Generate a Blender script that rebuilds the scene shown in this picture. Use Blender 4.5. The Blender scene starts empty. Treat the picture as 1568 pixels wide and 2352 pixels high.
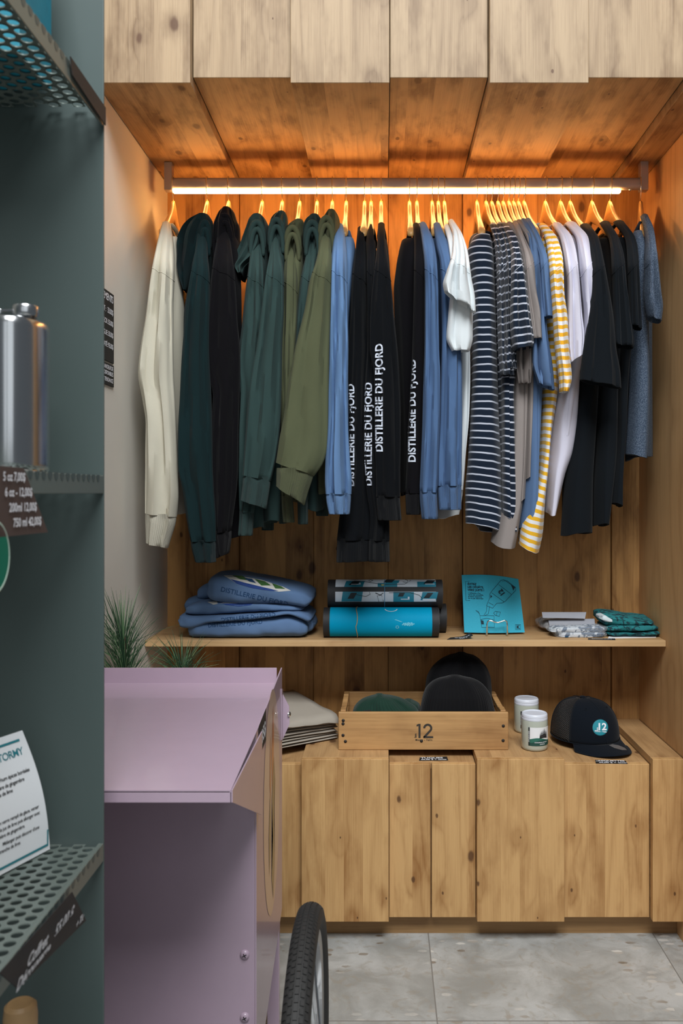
import bpy, bmesh, math, random
from mathutils import Vector, Matrix, noise
from mathutils.bvhtree import BVHTree
random.seed(7)
SC = bpy.context.scene
COL = SC.collection
PI = math.pi
# ------------------------------------------------------------------ camera, light, exposure
F = 2015.0; VX = 880.0; VY = 1130.0; CH = 1.2
cam = bpy.data.cameras.new('camera'); cam_o = bpy.data.objects.new('camera', cam); COL.objects.link(cam_o)
cam_o.location = (0, 0, CH); cam_o.rotation_euler = (PI/2, 0, 0)
cam.sensor_fit = 'AUTO'; cam.sensor_width = 36.0; cam.lens = 36.0*F/2352.0
cam.shift_x = -(VX-784.0)/2352.0; cam.shift_y = -(1176.0-VY)/2352.0
cam.clip_start = 0.02
cam.dof.use_dof = True; cam.dof.focus_distance = 2.38; cam.dof.aperture_fstop = 8.0
SC.camera = cam_o
world = bpy.data.worlds.new('world'); SC.world = world; world.use_nodes = True
wb = world.node_tree.nodes['Background']; wb.inputs[0].default_value = (0.80, 0.90, 1.0, 1); wb.inputs[1].default_value = 0.11
def area(name, loc, target, sx, sy, energy, col):
    l = bpy.data.lights.new(name, 'AREA'); l.shape = 'RECTANGLE'; l.size = sx; l.size_y = sy; l.energy = energy; l.color = col
    o = bpy.data.objects.new(name, l); COL.objects.link(o); o.location = loc
    o.rotation_euler = (Vector(target)-Vector(loc)).to_track_quat('-Z', 'Y').to_euler(); return o
area('ceiling_daylight', (0.25, -0.7, 4.3), (0.0, 2.2, 0.8), 2.2, 1.8, 255, (0.95, 0.98, 1.0))
area('frontal_daylight_fill', (0.5, -2.0, 2.0), (0.0, 2.5, 1.0), 3.0, 2.0, 15, (0.90, 0.96, 1.0))  # weak frontal fill lamp added behind the camera, out of view
SC.view_settings.view_transform = 'Standard'; SC.view_settings.look = 'None'
SC.view_settings.gamma = 1.0; SC.view_settings.use_curve_mapping = False
SC.view_settings.exposure = 0.0

def P(px, py, d): return Vector(((px-VX)*d/F, d, CH+(VY-py)*d/F))
def X(px, d): return (px-VX)*d/F
def Z(py, d): return CH+(VY-py)*d/F

# ------------------------------------------------------------------ object helpers
def link(name, me, mat, parent=None):
    o = bpy.data.objects.new(name, me); COL.objects.link(o)
    if mat is not None:
        for m in (mat if isinstance(mat, (list, tuple)) else [mat]): me.materials.append(m)
    if parent is not None: o.parent = parent
    return o
def build(name, bm, mat, parent=None, smooth=False, angle=None):
    """mesh given in world coordinates; when it has a parent Empty the vertices move into the parent's space"""
    if parent is not None:
        M = world_of(parent).inverted(); bm.transform(M)
    me = bpy.data.meshes.new(name); bm.normal_update(); bm.to_mesh(me); bm.free()
    if smooth:
        for p in me.polygons: p.use_smooth = True
        if angle is not None:
            me.set_sharp_from_angle(angle=angle)
    return link(name, me, mat, parent)
def world_of(o):
    m = o.matrix_basis.copy()
    if o.parent is not None: m = world_of(o.parent) @ m
    return m
def thing(name, label, cat, loc=(0, 0, 0), rz=0.0, group=None):
    o = bpy.data.objects.new(name, None); COL.objects.link(o); o.empty_display_size = 0.05
    o.location = loc; o.rotation_euler = (0, 0, rz); tag(o, label, cat, group); return o
def tag(o, label, cat, group=None):
    o['label'] = label; o['category'] = cat
    if group: o['group'] = group
    return o
def struct(o): o['kind'] = 'structure'; return o

def abox(bm, x0, x1, y0, y1, z0, z1, bev=0.0, M=None, seg=2, mi=0):
    vs = [bm.verts.new((x, y, z)) for x in (x0, x1) for y in (y0, y1) for z in (z0, z1)]
    idx = [(0, 1, 3, 2), (4, 6, 7, 5), (0, 4, 5, 1), (2, 3, 7, 6), (0, 2, 6, 4), (1, 5, 7, 3)]
    fs = [bm.faces.new([vs[i] for i in f]) for f in idx]
    for f in fs: f.material_index = mi
    allv = vs
    if bev > 0:
        es = list({e for f in fs for e in f.edges})
        r = bmesh.ops.bevel(bm, geom=es, offset=bev, segments=seg, affect='EDGES', profile=0.5)
        allv = list({v for f in r['faces'] for v in f.verts} | {v for v in vs if v.is_valid})
    if M is not None: bmesh.ops.transform(bm, matrix=M, verts=[v for v in allv if v.is_valid])
    return allv
def tube(bm, pts, r, n=8, cap=True, closed=False):
    pts = [Vector(p) for p in pts]; m = len(pts); rings = []; up = None
    for i, p in enumerate(pts):
        if closed: t = (pts[(i+1) % m]-pts[i-1])
        else: t = (pts[min(i+1, m-1)]-pts[max(i-1, 0)])
        t.normalize()
        if up is None:
            up = t.orthogonal().normalized()
        up = (up - t*up.dot(t)).normalized(); b = t.cross(up)
        rr = r[i] if isinstance(r, (list, tuple)) else r
        rings.append([bm.verts.new(p+(up*math.cos(2*PI*k/n)+b*math.sin(2*PI*k/n))*rr) for k in range(n)])
    for i in range(m if closed else m-1):
        A, B = rings[i], rings[(i+1) % m]
        for k in range(n): bm.faces.new((A[k], A[(k+1) % n], B[(k+1) % n], B[k]))
    if cap and not closed:
        bm.faces.new(rings[0][::-1]); bm.faces.new(rings[-1])
def rings_loft(bm, rings, vs=None, cap0=False, cap1=False, uvname='UVMap'):
    uv = bm.loops.layers.uv.verify(); n = len(rings[0])
    R = [[bm.verts.new(p) for p in r] for r in rings]
    if vs is None: vs = [i for i in range(len(R))]
    for i in range(len(R)-1):
        for k in range(n):
            k2 = (k+1) % n
            f = bm.faces.new((R[i][k], R[i+1][k], R[i+1][k2], R[i][k2]))
            us = (k/n, k/n, (k+1)/n, (k+1)/n); v2 = (vs[i], vs[i+1], vs[i+1], vs[i])
            for l, a, b in zip(f.loops, us, v2): l[uv].uv = (a, b)
    for c, r, v in ((cap0, R[0], vs[0]), (cap1, R[-1], vs[-1])):
        if c:
            f = bm.faces.new(r if r is R[0] else r[::-1])
            for l in f.loops: l[uv].uv = (0.5, v)
    return R
def lathe(bm, prof, c, n=32, cap0=True, cap1=True, sx=1.0, sy=1.0):
    c = Vector(c); rings = []
    for (r, z) in prof:
        rings.append([c+Vector((r*sx*math.cos(-2*PI*k/n), r*sy*math.sin(-2*PI*k/n), z)) for k in range(n)])
    return rings_loft(bm, rings, [p[1] for p in prof], cap0, cap1)
def prism(bm, poly, d0, d1, axis='Y'):
    """poly in the two other axes, extruded along axis"""
    def mk(a, b, t):
        return {'Y': (a, t, b), 'X': (t, a, b), 'Z': (a, b, t)}[axis]
    A = [bm.verts.new(mk(a, b, d0)) for a, b in poly]; B = [bm.verts.new(mk(a, b, d1)) for a, b in poly]
    n = len(poly); bm.faces.new(A); bm.faces.new(B[::-1])
    for i in range(n): bm.faces.new((A[i], B[i], B[(i+1) % n], A[(i+1) % n]))
    bmesh.ops.recalc_face_normals(bm, faces=bm.faces)
def text_bm(body, size, bold=0.0, spacing=1.0, align='CENTER', line=1.0):
    cu = bpy.data.curves.new('t', 'FONT'); cu.body = body; cu.size = size; cu.align_x = align; cu.align_y = 'CENTER'
    cu.offset = bold*size; cu.space_character = spacing; cu.space_line = line; cu.resolution_u = 3
    o = bpy.data.objects.new('t', cu); COL.objects.link(o)
    bpy.context.view_layer.update()
    me = bpy.data.meshes.new_from_object(o.evaluated_get(bpy.context.evaluated_depsgraph_get()))
    bpy.data.objects.remove(o); bpy.data.curves.remove(cu)
    bm = bmesh.new(); bm.from_mesh(me); bpy.data.meshes.remove(me)
    bmesh.ops.remove_doubles(bm, verts=bm.verts, dist=size*1e-4)
    return bm
def frame(o, right, up):
    r = Vector(right).normalized(); u = Vector(up); u = (u-r*u.dot(r)).normalized(); n = r.cross(u)
    return Matrix(((r.x, u.x, n.x, o[0]), (r.y, u.y, n.y, o[1]), (r.z, u.z, n.z, o[2]), (0, 0, 0, 1)))
def text_on(name, body, size, origin, right, up, mat, parent, bold=0.02, spacing=1.0, align='CENTER', line=1.0):
    bm = text_bm(body, size, bold, spacing, align, line); bm.transform(frame(origin, right, up))
    return build(name, bm, mat, parent)
def gridcut(bm, step):
    for ax in range(3):
        co = [v.co[ax] for v in bm.verts]
        if not co: return
        a, b = min(co), max(co)
        if b-a < step: continue
        k = math.ceil(a/step)
        while k*step < b:
            p = Vector((0, 0, 0)); p[ax] = k*step; nn = Vector((0, 0, 0)); nn[ax] = 1
            bmesh.ops.bisect_plane(bm, geom=bm.verts[:]+bm.edges[:]+bm.faces[:], plane_co=p, plane_no=nn, dist=1e-6); k += 1
def drape(bm, bvh, direction, off, step=0.008, back=0.6):
    """lay a flat print onto a surface: every vertex moves along direction to the first hit"""
    gridcut(bm, step); d = Vector(direction).normalized(); bad = []
    for v in bm.verts:
        hit = bvh.ray_cast(v.co-d*back, d)
        if hit[0] is None: bad.append(v)
        else: v.co = hit[0]-d*off
    if bad: bmesh.ops.delete(bm, geom=bad, context='VERTS')
    bmesh.ops.triangulate(bm, faces=bm.faces[:])
def bvh_of(*objs):
    vs = []; fs = []
    for o in objs:
        M = world_of(o); b = len(vs)
        vs += [M @ v.co for v in o.data.vertices]; fs += [[b+i for i in p.vertices] for p in o.data.polygons]
    return BVHTree.FromPolygons(vs, fs)

# ------------------------------------------------------------------ materials
def newmat(name):
    m = bpy.data.materials.new(name); m.use_nodes = True
    nt = m.node_tree; b = nt.nodes['Principled BSDF']; return m, nt, b
class NB:
    def __init__(s, nt): s.nt = nt
    def n(s, t, **kw):
        nd = s.nt.nodes.new(t)
        for k, v in kw.items(): setattr(nd, k, v)
        return nd
    def set(s, sock, v):
        if hasattr(v, 'is_linked') or isinstance(v, bpy.types.NodeSocket): s.nt.links.new(v, sock)
        else: sock.default_value = v
    def m(s, op, a, b=0.0, c=0.0, clamp=False):
        nd = s.n('ShaderNodeMath', operation=op, use_clamp=clamp)
        s.set(nd.inputs[0], a); s.set(nd.inputs[1], b); s.set(nd.inputs[2], c); return nd.outputs[0]
    def noise(s, vec, scale=1.0, detail=2.0, rough=0.5, dist=0.0):
        nd = s.n('ShaderNodeTexNoise'); s.set(nd.inputs['Vector'], vec); nd.inputs['Scale'].default_value = scale
        nd.inputs['Detail'].default_value = detail; nd.inputs['Roughness'].default_value = rough; nd.inputs['Distortion'].default_value = dist
        return nd.outputs['Fac']
    def comb(s, x, y, z):
        nd = s.n('ShaderNodeCombineXYZ'); s.set(nd.inputs[0], x); s.set(nd.inputs[1], y); s.set(nd.inputs[2], z); return nd.outputs[0]
    def mix(s, f, a, b, blend='MIX'):
        nd = s.n('ShaderNodeMix', data_type='RGBA', blend_type=blend); s.set(nd.inputs[0], f); s.set(nd.inputs[6], a); s.set(nd.inputs[7], b); return nd.outputs[2]
    def ss(s, x, a, b):
        nd = s.n('ShaderNodeMapRange', interpolation_type='SMOOTHSTEP'); s.set(nd.inputs[0], x)
        nd.inputs[1].default_value = a; nd.inputs[2].default_value = b; nd.inputs[3].default_value = 0; nd.inputs[4].default_value = 1; return nd.outputs[0]
    def coord(s, which='Object'):
        return s.n('ShaderNodeTexCoord').outputs[which]
    def sep(s, v):
        nd = s.n('ShaderNodeSeparateXYZ'); s.set(nd.inputs[0], v); return nd.outputs
    def bump(s, h, strength, dist, b):
        nd = s.n('ShaderNodeBump'); nd.inputs['Strength'].default_value = strength; nd.inputs['Distance'].default_value = dist
        s.set(nd.inputs['Height'], h); s.nt.links.new(nd.outputs[0], b.inputs['Normal'])
def C4(c): return (c[0], c[1], c[2], 1)
def srgb(r, g, b):
    f = lambda v: ((v/255+0.055)/1.055)**2.4 if v/255 > 0.04045 else v/255/12.92
    return (f(r), f(g), f(b))
def plain(name, col, rough=0.5, metal=0.0, spec=0.5, coat=0.0, noise_amt=0.0, nscale=40):
    m, nt, b = newmat(name); b.inputs['Base Color'].default_value = C4(col); b.inputs['Roughness'].default_value = rough
    b.inputs['Metallic'].default_value = metal; b.inputs['Specular IOR Level'].default_value = spec; b.inputs['Coat Weight'].default_value = coat
    if noise_amt > 0:
        nb = NB(nt); f = nb.noise(nb.coord(), nscale, 4, 0.6)
        dk = tuple(c*(1-noise_amt) for c in col); lt = tuple(min(1, c*(1+noise_amt*0.6)) for c in col)
        nt.links.new(nb.mix(f, C4(dk), C4(lt)), b.inputs['Base Color'])
        nb.bump(f, 0.15, 0.002, b)
    return m
def emission(name, col, st):
    m, nt, b = newmat(name); b.inputs['Emission Color'].default_value = C4(col); b.inputs['Emission Strength'].default_value = st
    b.inputs['Base Color'].default_value = C4(col); return m
def wood(name, grain='Z', lam=0.058, light=(0.60, 0.385, 0.185), dark=(0.33, 0.175, 0.07), rough=0.55, knots=1.0, blot=0.5, lamvar=0.5):
    m, nt, b = newmat(name); nb = NB(nt)
    oi = nb.n('ShaderNodeObjectInfo'); s = nb.sep(nb.coord())
    g = {'X': 0, 'Y': 1, 'Z': 2}[grain]
    along = s[g]; ac = s[0] if g != 0 else s[1]; th = s[1] if g != 1 else s[2]
    if g == 0: th = s[2]
    elif g == 2: th = s[1]
    rnd = nb.m('MULTIPLY', oi.outputs['Random'], 91.7)
    cell = nb.m('FLOOR', nb.m('DIVIDE', nb.m('ADD', ac, 7.003), lam))
    wn = nb.n('ShaderNodeTexWhiteNoise', noise_dimensions='2D'); nt.links.new(nb.comb(cell, rnd, 0), wn.inputs['Vector'])
    lr = wn.outputs['Value']
    al = nb.m('ADD', along, nb.m('MULTIPLY', lr, 23.0)); al = nb.m('ADD', al, rnd)
    # knots
    kv = nb.comb(nb.m('ADD', nb.m('MULTIPLY', ac, 9.0), rnd), nb.m('MULTIPLY', along, 5.2), nb.m('MULTIPLY', th, 2.5))
    vo = nb.n('ShaderNodeTexVoronoi', voronoi_dimensions='2D'); nt.links.new(kv, vo.inputs['Vector']); vo.inputs['Scale'].default_value = 1.0
    wob = nb.noise(nb.comb(nb.m('MULTIPLY', ac, 60), nb.m('MULTIPLY', along, 40), th), 1.0, 2)
    kd = nb.m('ADD', vo.outputs['Distance'], nb.m('MULTIPLY', nb.m('SUBTRACT', wob, 0.5), 0.05))
    cs = nb.sep(vo.outputs['Color']); on = nb.ss(cs[0], 0.22, 0.26)
    size = nb.m('ADD', 0.016, nb.m('MULTIPLY', nb.m('POWER', cs[1], 2.0), 0.095))
    kr = nb.m('DIVIDE', kd, size)
    core = nb.m('MULTIPLY', nb.m('SUBTRACT', 1.0, nb.ss(kr, 0.55, 1.25)), nb.m('MULTIPLY', on, knots))
    halo = nb.m('MULTIPLY', nb.m('SUBTRACT', 1.0, nb.ss(kd, 0.03, 0.34)), nb.m('MULTIPLY', on, knots))
    # growth rings and fibres
    low = nb.noise(nb.comb(nb.m('MULTIPLY', ac, 9.0), nb.m('MULTIPLY', al, 0.8), nb.m('MULTIPLY', th, 5.0)), 1.0, 1.5, 0.4)
    low = nb.m('ADD', low, nb.m('MULTIPLY', halo, 0.075))
    ring = nb.m('PINGPONG', nb.m('MULTIPLY', low, 18.0), 1.0); ring = nb.m('POWER', ring, 2.2)
    fib = nb.noise(nb.comb(nb.m('MULTIPLY', ac, 330.0), nb.m('MULTIPLY', al, 7.0), nb.m('MULTIPLY', th, 200.0)), 1.0, 3, 0.6)
    bl = nb.noise(nb.comb(nb.m('MULTIPLY', ac, 14.0), nb.m('MULTIPLY', al, 5.0), nb.m('MULTIPLY', th, 8.0)), 1.0, 4, 0.62)
    bl = nb.ss(bl, 0.44, 0.70)
    f = nb.m('ADD', nb.m('MULTIPLY', ring, 0.30), nb.m('MULTIPLY', nb.m('SUBTRACT', fib, 0.5), 0.85))
    f = nb.m('ADD', f, nb.m('MULTIPLY', bl, blot*0.55)); f = nb.m('ADD', f, nb.m('MULTIPLY', nb.m('SUBTRACT', lr, 0.5), lamvar*0.75))
    f = nb.m('ADD', f, nb.m('MULTIPLY', halo, 0.35)); f = nb.m('ADD', f, 0.12, clamp=True)
    col = nb.mix(f, C4(light), C4(dark))
    col = nb.mix(nb.m('MULTIPLY', core, 0.85, clamp=True), col, (0.085, 0.035, 0.014, 1))
    nt.links.new(col, b.inputs['Base Color'])
    b.inputs['Roughness'].default_value = rough; b.inputs['Specular IOR Level'].default_value = 0.35
    nb.bump(nb.m('ADD', fib, nb.m('MULTIPLY', ring, 0.6)), 0.22, 0.0012, b)
    return m
def fabric(name, col, rough=0.95, heather=0.0, hcol=None, sheen=0.06, weave=900, var=0.14):
    m, nt, b = newmat(name); nb = NB(nt); co = nb.coord()
    f = nb.noise(co, weave, 2, 0.7); big = nb.noise(co, 14, 3, 0.55)
    dk = tuple(c*(1-var) for c in col); lt = tuple(c*(1+var) for c in col)
    c = nb.mix(nb.m('ADD', nb.m('MULTIPLY', f, 0.6), nb.m('MULTIPLY', big, 0.4)), C4(dk), C4(lt))
    if heather > 0:
        h = nb.ss(nb.noise(co, 420, 3, 0.8), 0.45, 0.62); c = nb.mix(nb.m('MULTIPLY', h, heather), c, C4(hcol))
    nt.links.new(c, b.inputs['Base Color']); b.inputs['Roughness'].default_value = rough
    b.inputs['Specular IOR Level'].default_value = 0.08; b.inputs['Sheen Weight'].default_value = sheen*0.5; b.inputs['Sheen Roughness'].default_value = 0.5
    nb.bump(f, 0.25, 0.0006, b); return m
def rib(name, col, count=90, vertical=True, sheen=0.06, depth=0.0018, spec=0.15):
    m, nt, b = newmat(name); nb = NB(nt); s = nb.sep(nb.coord('UV'))
    w = nb.m('SINE', nb.m('MULTIPLY', s[0] if vertical else s[1], count*2*PI)); f = nb.noise(nb.coord(), 700, 2, 0.7)
    t = nb.m('ADD', nb.m('MULTIPLY', w, 0.16), f)
    c = nb.mix(t, C4(tuple(v*0.72 for v in col)), C4(tuple(v*1.12 for v in col))); nt.links.new(c, b.inputs['Base Color'])
    b.inputs['Roughness'].default_value = 0.95; b.inputs['Specular IOR Level'].default_value = spec; b.inputs['Sheen Weight'].default_value = sheen
    nb.bump(nb.m('ADD', w, nb.m('MULTIPLY', f, 0.9)), 0.5, depth*0.45, b); return m
def stripes(name, ca, cb, pitch, frac):
    """cloth stripes printed across the garment's length (v of the UV map, in metres)"""
    m, nt, b = newmat(name); nb = NB(nt); s = nb.sep(nb.coord('UV'))
    w = nb.noise(nb.coord(), 20, 2, 0.5)
    fr = nb.m('FRACT', nb.m('ADD', nb.m('DIVIDE', nb.m('ABSOLUTE', s[1]), pitch), nb.m('MULTIPLY', w, 0.25)))
    k = nb.m('LESS_THAN', fr, frac); f = nb.noise(nb.coord(), 900, 2, 0.7)
    c = nb.mix(k, C4(ca), C4(cb)); c = nb.mix(nb.m('MULTIPLY', f, 0.18), c, (0.0, 0.0, 0.0, 1))
    nt.links.new(c, b.inputs['Base Color']); b.inputs['Roughness'].default_value = 0.92; b.inputs['Specular IOR Level'].default_value = 0.15
    b.inputs['Sheen Weight'].default_value = 0.15; nb.bump(f, 0.25, 0.0006, b); return m

W_BACK = wood('spruce_back', 'Z', lam=0.062, light=(0.53, 0.285, 0.098), dark=(0.19, 0.085, 0.025), blot=0.75, lamvar=0.75)
W_FRONT = wood('spruce_front', 'Z', lam=0.05, light=(0.60, 0.36, 0.150), dark=(0.31, 0.145, 0.045), blot=0.7, lamvar=0.5)
W_TOP = wood('spruce_top', 'Y', lam=0.055, light=(0.50, 0.30, 0.135), dark=(0.27, 0.14, 0.055), blot=0.5, lamvar=0.4)
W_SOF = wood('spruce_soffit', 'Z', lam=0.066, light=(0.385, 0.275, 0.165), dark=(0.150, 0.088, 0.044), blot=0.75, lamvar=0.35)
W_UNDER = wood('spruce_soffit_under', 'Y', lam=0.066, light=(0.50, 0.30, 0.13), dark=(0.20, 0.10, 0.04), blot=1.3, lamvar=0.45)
W_SIDE = wood('spruce_side', 'Z', lam=0.16, light=(0.66, 0.40, 0.185), dark=(0.40, 0.21, 0.085), knots=0.5, blot=0.25, lamvar=0.2)
W_SHELF = wood('spruce_shelf', 'X', lam=0.05, light=(0.58, 0.37, 0.18), dark=(0.32, 0.17, 0.07), knots=0.5, blot=0.4, lamvar=0.3)
W_CRATE = wood('crate_pine', 'X', lam=0.2, light=(0.54, 0.31, 0.125), dark=(0.24, 0.115, 0.04), blot=0.5, knots=0.5, lamvar=0.3)
W_HANG = wood('hanger_wood', 'Y', lam=0.5, light=(0.62, 0.36, 0.13), dark=(0.42, 0.21, 0.07), rough=0.3, knots=0.0, blot=0.2, lamvar=0.1)
WHITE_WALL = plain('cream_wall_paint', (0.71, 0.67, 0.595), 0.75, spec=0.3, noise_amt=0.03, nscale=9)
def stone():
    m, nt, b = newmat('limestone_tile'); nb = NB(nt); s = nb.sep(nb.coord())
    jx = nb.m('PINGPONG', nb.m('SUBTRACT', s[0], 0.122+6.1), 0.305); jy = nb.m('PINGPONG', nb.m('SUBTRACT', s[1], 1.99+6.1), 0.305)
    ix = nb.m('FLOOR', nb.m('DIVIDE', nb.m('SUBTRACT', s[0], 0.122), 0.61)); iy = nb.m('FLOOR', nb.m('DIVIDE', nb.m('SUBTRACT', s[1], 1.99), 0.61))
    j = nb.m('LESS_THAN', nb.m('MINIMUM', jx, jy), 0.0016)
    off = nb.m('ADD', nb.m('MULTIPLY', ix, 3.7), nb.m('MULTIPLY', iy, 9.1))
    v = nb.comb(nb.m('ADD', s[0], off), s[1], off)
    big = nb.noise(v, 7, 5, 0.6, 0.6); vein = nb.noise(v, 24, 5, 0.62, 1.4); fine = nb.noise(v, 260, 2, 0.6)
    c = nb.mix(nb.ss(big, 0.3, 0.72), (0.29, 0.29, 0.27, 1), (0.50, 0.505, 0.49, 1))
    c = nb.mix(nb.m('MULTIPLY', nb.ss(vein, 0.52, 0.66), 0.45), c, (0.30, 0.26, 0.20, 1))
    vo = nb.n('ShaderNodeTexVoronoi'); nt.links.new(nb.comb(nb.m('ADD', nb.m('MULTIPLY', s[0], 0.7), off), nb.m('MULTIPLY', s[1], 1.5), off), vo.inputs['Vector']); vo.inputs['Scale'].default_value = 34
    cs = nb.sep(vo.outputs['Color']); area_m = nb.ss(nb.noise(v, 3.5, 2), 0.38, 0.6)
    wob = nb.noise(v, 90, 3)
    spot = nb.m('MULTIPLY', nb.m('SUBTRACT', 1.0, nb.ss(nb.m('ADD', vo.outputs['Distance'], nb.m('MULTIPLY', wob, 0.30)), 0.40, 0.56)), nb.m('MULTIPLY', nb.ss(cs[0], 0.50, 0.54), area_m))
    sc = nb.mix(cs[1], (0.16, 0.115, 0.07, 1), (0.70, 0.68, 0.63, 1))
    c = nb.mix(nb.m('MULTIPLY', spot, 0.95), c, sc)
    c = nb.mix(nb.m('MULTIPLY', fine, 0.22), c, (0.2, 0.19, 0.17, 1))
    c = nb.mix(j, c, (0.20, 0.19, 0.175, 1)); nt.links.new(c, b.inputs['Base Color'])
    b.inputs['Roughness'].default_value = 0.45; nb.bump(fine, 0.05, 0.001, b); return m
STONE = stone()
GREEN_METAL = plain('grey_green_powder_coat', srgb(72, 84, 82), 0.42, spec=0.4, noise_amt=0.05, nscale=6)
PERF = plain('perforated_grey_green_metal', srgb(112, 122, 116), 0.38, metal=0.35, spec=0.5)
STEEL = plain('brushed_steel', (0.62, 0.63, 0.64), 0.22, metal=1.0)
CHROME = plain('chrome_wire', (0.75, 0.74, 0.72), 0.12, metal=1.0)
RAILM = plain('taupe_rail_metal', (0.44, 0.375, 0.325), 0.42, metal=0.35)
BLACKCARD = plain('black_card', (0.012, 0.011, 0.011), 0.7)
BROWNCARD = plain('brown_card', (0.07, 0.045, 0.038), 0.75)
CHALK = plain('white_chalk_ink', (0.75, 0.76, 0.80), 0.8)
WHITEP = plain('white_paper', (0.78, 0.79, 0.80), 0.7)
INK = plain('black_ink', (0.015, 0.014, 0.014), 0.8)
TEALINK = plain('teal_ink', srgb(35, 120, 130), 0.7)
TEAL = plain('teal_card', srgb(10, 118, 138), 0.6, noise_amt=0.2, nscale=60)
CYAN = fabric('cyan_cloth', srgb(30, 165, 195), var=0.10, weave=700)
LED = emission('warm_led', (1.0, 0.50, 0.16), 44)
# ================================================================== the room
GX = [-0.685, -0.4503, -0.2176, 0.0151, 0.2478, 0.4805, 0.7132, 0.9459]
bm = bmesh.new(); abox(bm, -2.6, 1.6, -2.2, 3.0, -0.06, 0.0); struct(build('floor', bm, STONE))
bm = bmesh.new()
for i in range(7):
    abox(bm, GX[i]+0.0006, GX[i+1]-0.0006, 2.75-(0.0 if i % 2 else 0.012), 2.83, 0, 2.3, 0.0012)
abox(bm, GX[0], GX[7], 2.775, 2.835, 0, 2.3); struct(build('wall_back', bm, W_BACK))
bm = bmesh.new(); abox(bm, -0.74, -0.673, 0.9, 2.80, 0, 3.0, 0.0); struct(build('wall_left', bm, WHITE_WALL))
bm = bmesh.new(); abox(bm, 0.798, 0.86, 1.95, 2.80, 0, 3.0, 0.0); struct(build('wall_right', bm, W_SIDE))
# soffit: six boxed modules, alternately proud and set back, each with its own front and underside
for i in range(7):
    proud = (i % 2 == 0)
    yf = 2.05 if proud else 2.075; zb = 2.156 if proud else 2.180
    bm = bmesh.new(); x1 = min(GX[i+1], 0.797)
    x0 = max(GX[i], -0.672)
    if x1 - x0 < 0.01: continue
    abox(bm, x0+0.0008, x1-0.0008, yf, 2.738, zb, 3.0, 0.0015)
    bm.normal_update()
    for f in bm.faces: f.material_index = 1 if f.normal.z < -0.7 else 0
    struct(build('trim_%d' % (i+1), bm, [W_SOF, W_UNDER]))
bm = bmesh.new(); abox(bm, -0.672, 0.797, 2.387, 2.41, 0.0, 0.062); struct(build('baseboard_back', bm, wood('spruce_kick', 'X', lam=0.2, light=(0.40, 0.24, 0.105), dark=(0.21, 0.11, 0.042), knots=1.2)))

# ------------------------------------------------------------------ bench cabinets
clab = ['shallow set-back bench cabinet at left end of bench, behind the mauve cart',
        'set-back bench cabinet carrying the stack of beige tote bags',
        'proud bench cabinet under the left half of the wooden crate',
        'set-back bench cabinet with two doors and a black slit, below the centre of the crate',
        'proud bench cabinet under the two candle jars',
        'set-back bench cabinet under the black cap',
        'proud narrow bench cabinet against the right wooden wall']
for i in range(7):
    proud = i in (2, 4, 6)
    yf = 2.325 if proud else 2.35; zt = 0.4915 if proud else 0.471; zb = 0.0605
    x0 = max(GX[i], -0.672)+0.0007; x1 = min(GX[i+1], 0.797)-0.0007
    xa = x0-0.0007 if False else x0
    t = thing('bench_cabinet', clab[i], 'cabinet', ((x0+x1)/2, 2.52, zb), group='bench cabinets')
    # top slab covers the carcass; recessed tops sit between the proud ones
    bm = bmesh.new(); abox(bm, x0, x1, yf+0.0185, 2.737, zb+0.002, zt-0.0195); build('carcass', bm, W_TOP, t)
    bm = bmesh.new(); abox(bm, x0, x1, yf+0.019, 2.737, zt-0.019, zt, 0.001); build('top_panel', bm, W_TOP, t)
    if i == 3:
        for a, b in ((x0, 0.1262), (0.1300, x1)):
            bm = bmesh.new(); abox(bm, a, b, yf, yf+0.018, zb, zt, 0.001); build('door', bm, W_FRONT, t)
    else:
        bm = bmesh.new(); abox(bm, x0, x1, yf, yf+0.018, zb, zt, 0.0012); build('front_panel', bm, W_FRONT, t)

# ------------------------------------------------------------------ shelf and clothes rail
bm = bmesh.new(); abox(bm, -0.672, 0.797, 2.475, 2.737, 0.7635, 0.781, 0.0012)
tag(build('wall_shelf', bm, W_SHELF), 'long plain wooden shelf across the alcove under the hanging clothes', 'shelf')
RY, RZ = 2.55, 2.093
rail = thing('clothes_rail', 'grey metal clothes rail with a glowing warm light strip, hung from the wooden soffit', 'clothes rail', (0.06, RY, RZ))
def stadium(hw, hh, n=8):
    pts = []
    for k in range(n+1): a = PI*k/n; pts.append((hw*math.cos(a), hh-hw+hw*math.sin(a)))
    for k in range(n+1): a = PI+PI*k/n; pts.append((hw*math.cos(a), -(hh-hw)+hw*math.sin(a)))
    return pts
xl, xr = X(390, RY), X(1476, RY)
bm = bmesh.new(); prism(bm, [(RY+a, RZ+0.002+b) for a, b in stadium(0.011, 0.0175)], xl, xr, 'X'); build('rail_tube', bm, RAILM, rail, True, 0.6)
for px in (388, 1477):
    x = X(px, RY); bm = bmesh.new()
    abox(bm, x-0.0115, x+0.0115, RY-0.0135, RY+0.0135, RZ-0.019, 2.155 if px < 900 else 2.179, 0.002); build('bracket', bm, RAILM, rail)
bm = bmesh.new(); abox(bm, X(398, RY), X(1424, RY), RY-0.0085, RY+0.0085, RZ-0.0240, RZ-0.0150, 0.002); build('light_strip', bm, LED, rail)['label'] = 'glowing warm light strip'
bm = bmesh.new(); lathe(bm, [(0.0, -0.004), (0.004, -0.0035), (0.0045, 0)], (X(1446, RY), RY-0.004, RZ-0.016), 12, False, False); build('screw', bm, CHROME, rail, True)

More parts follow.
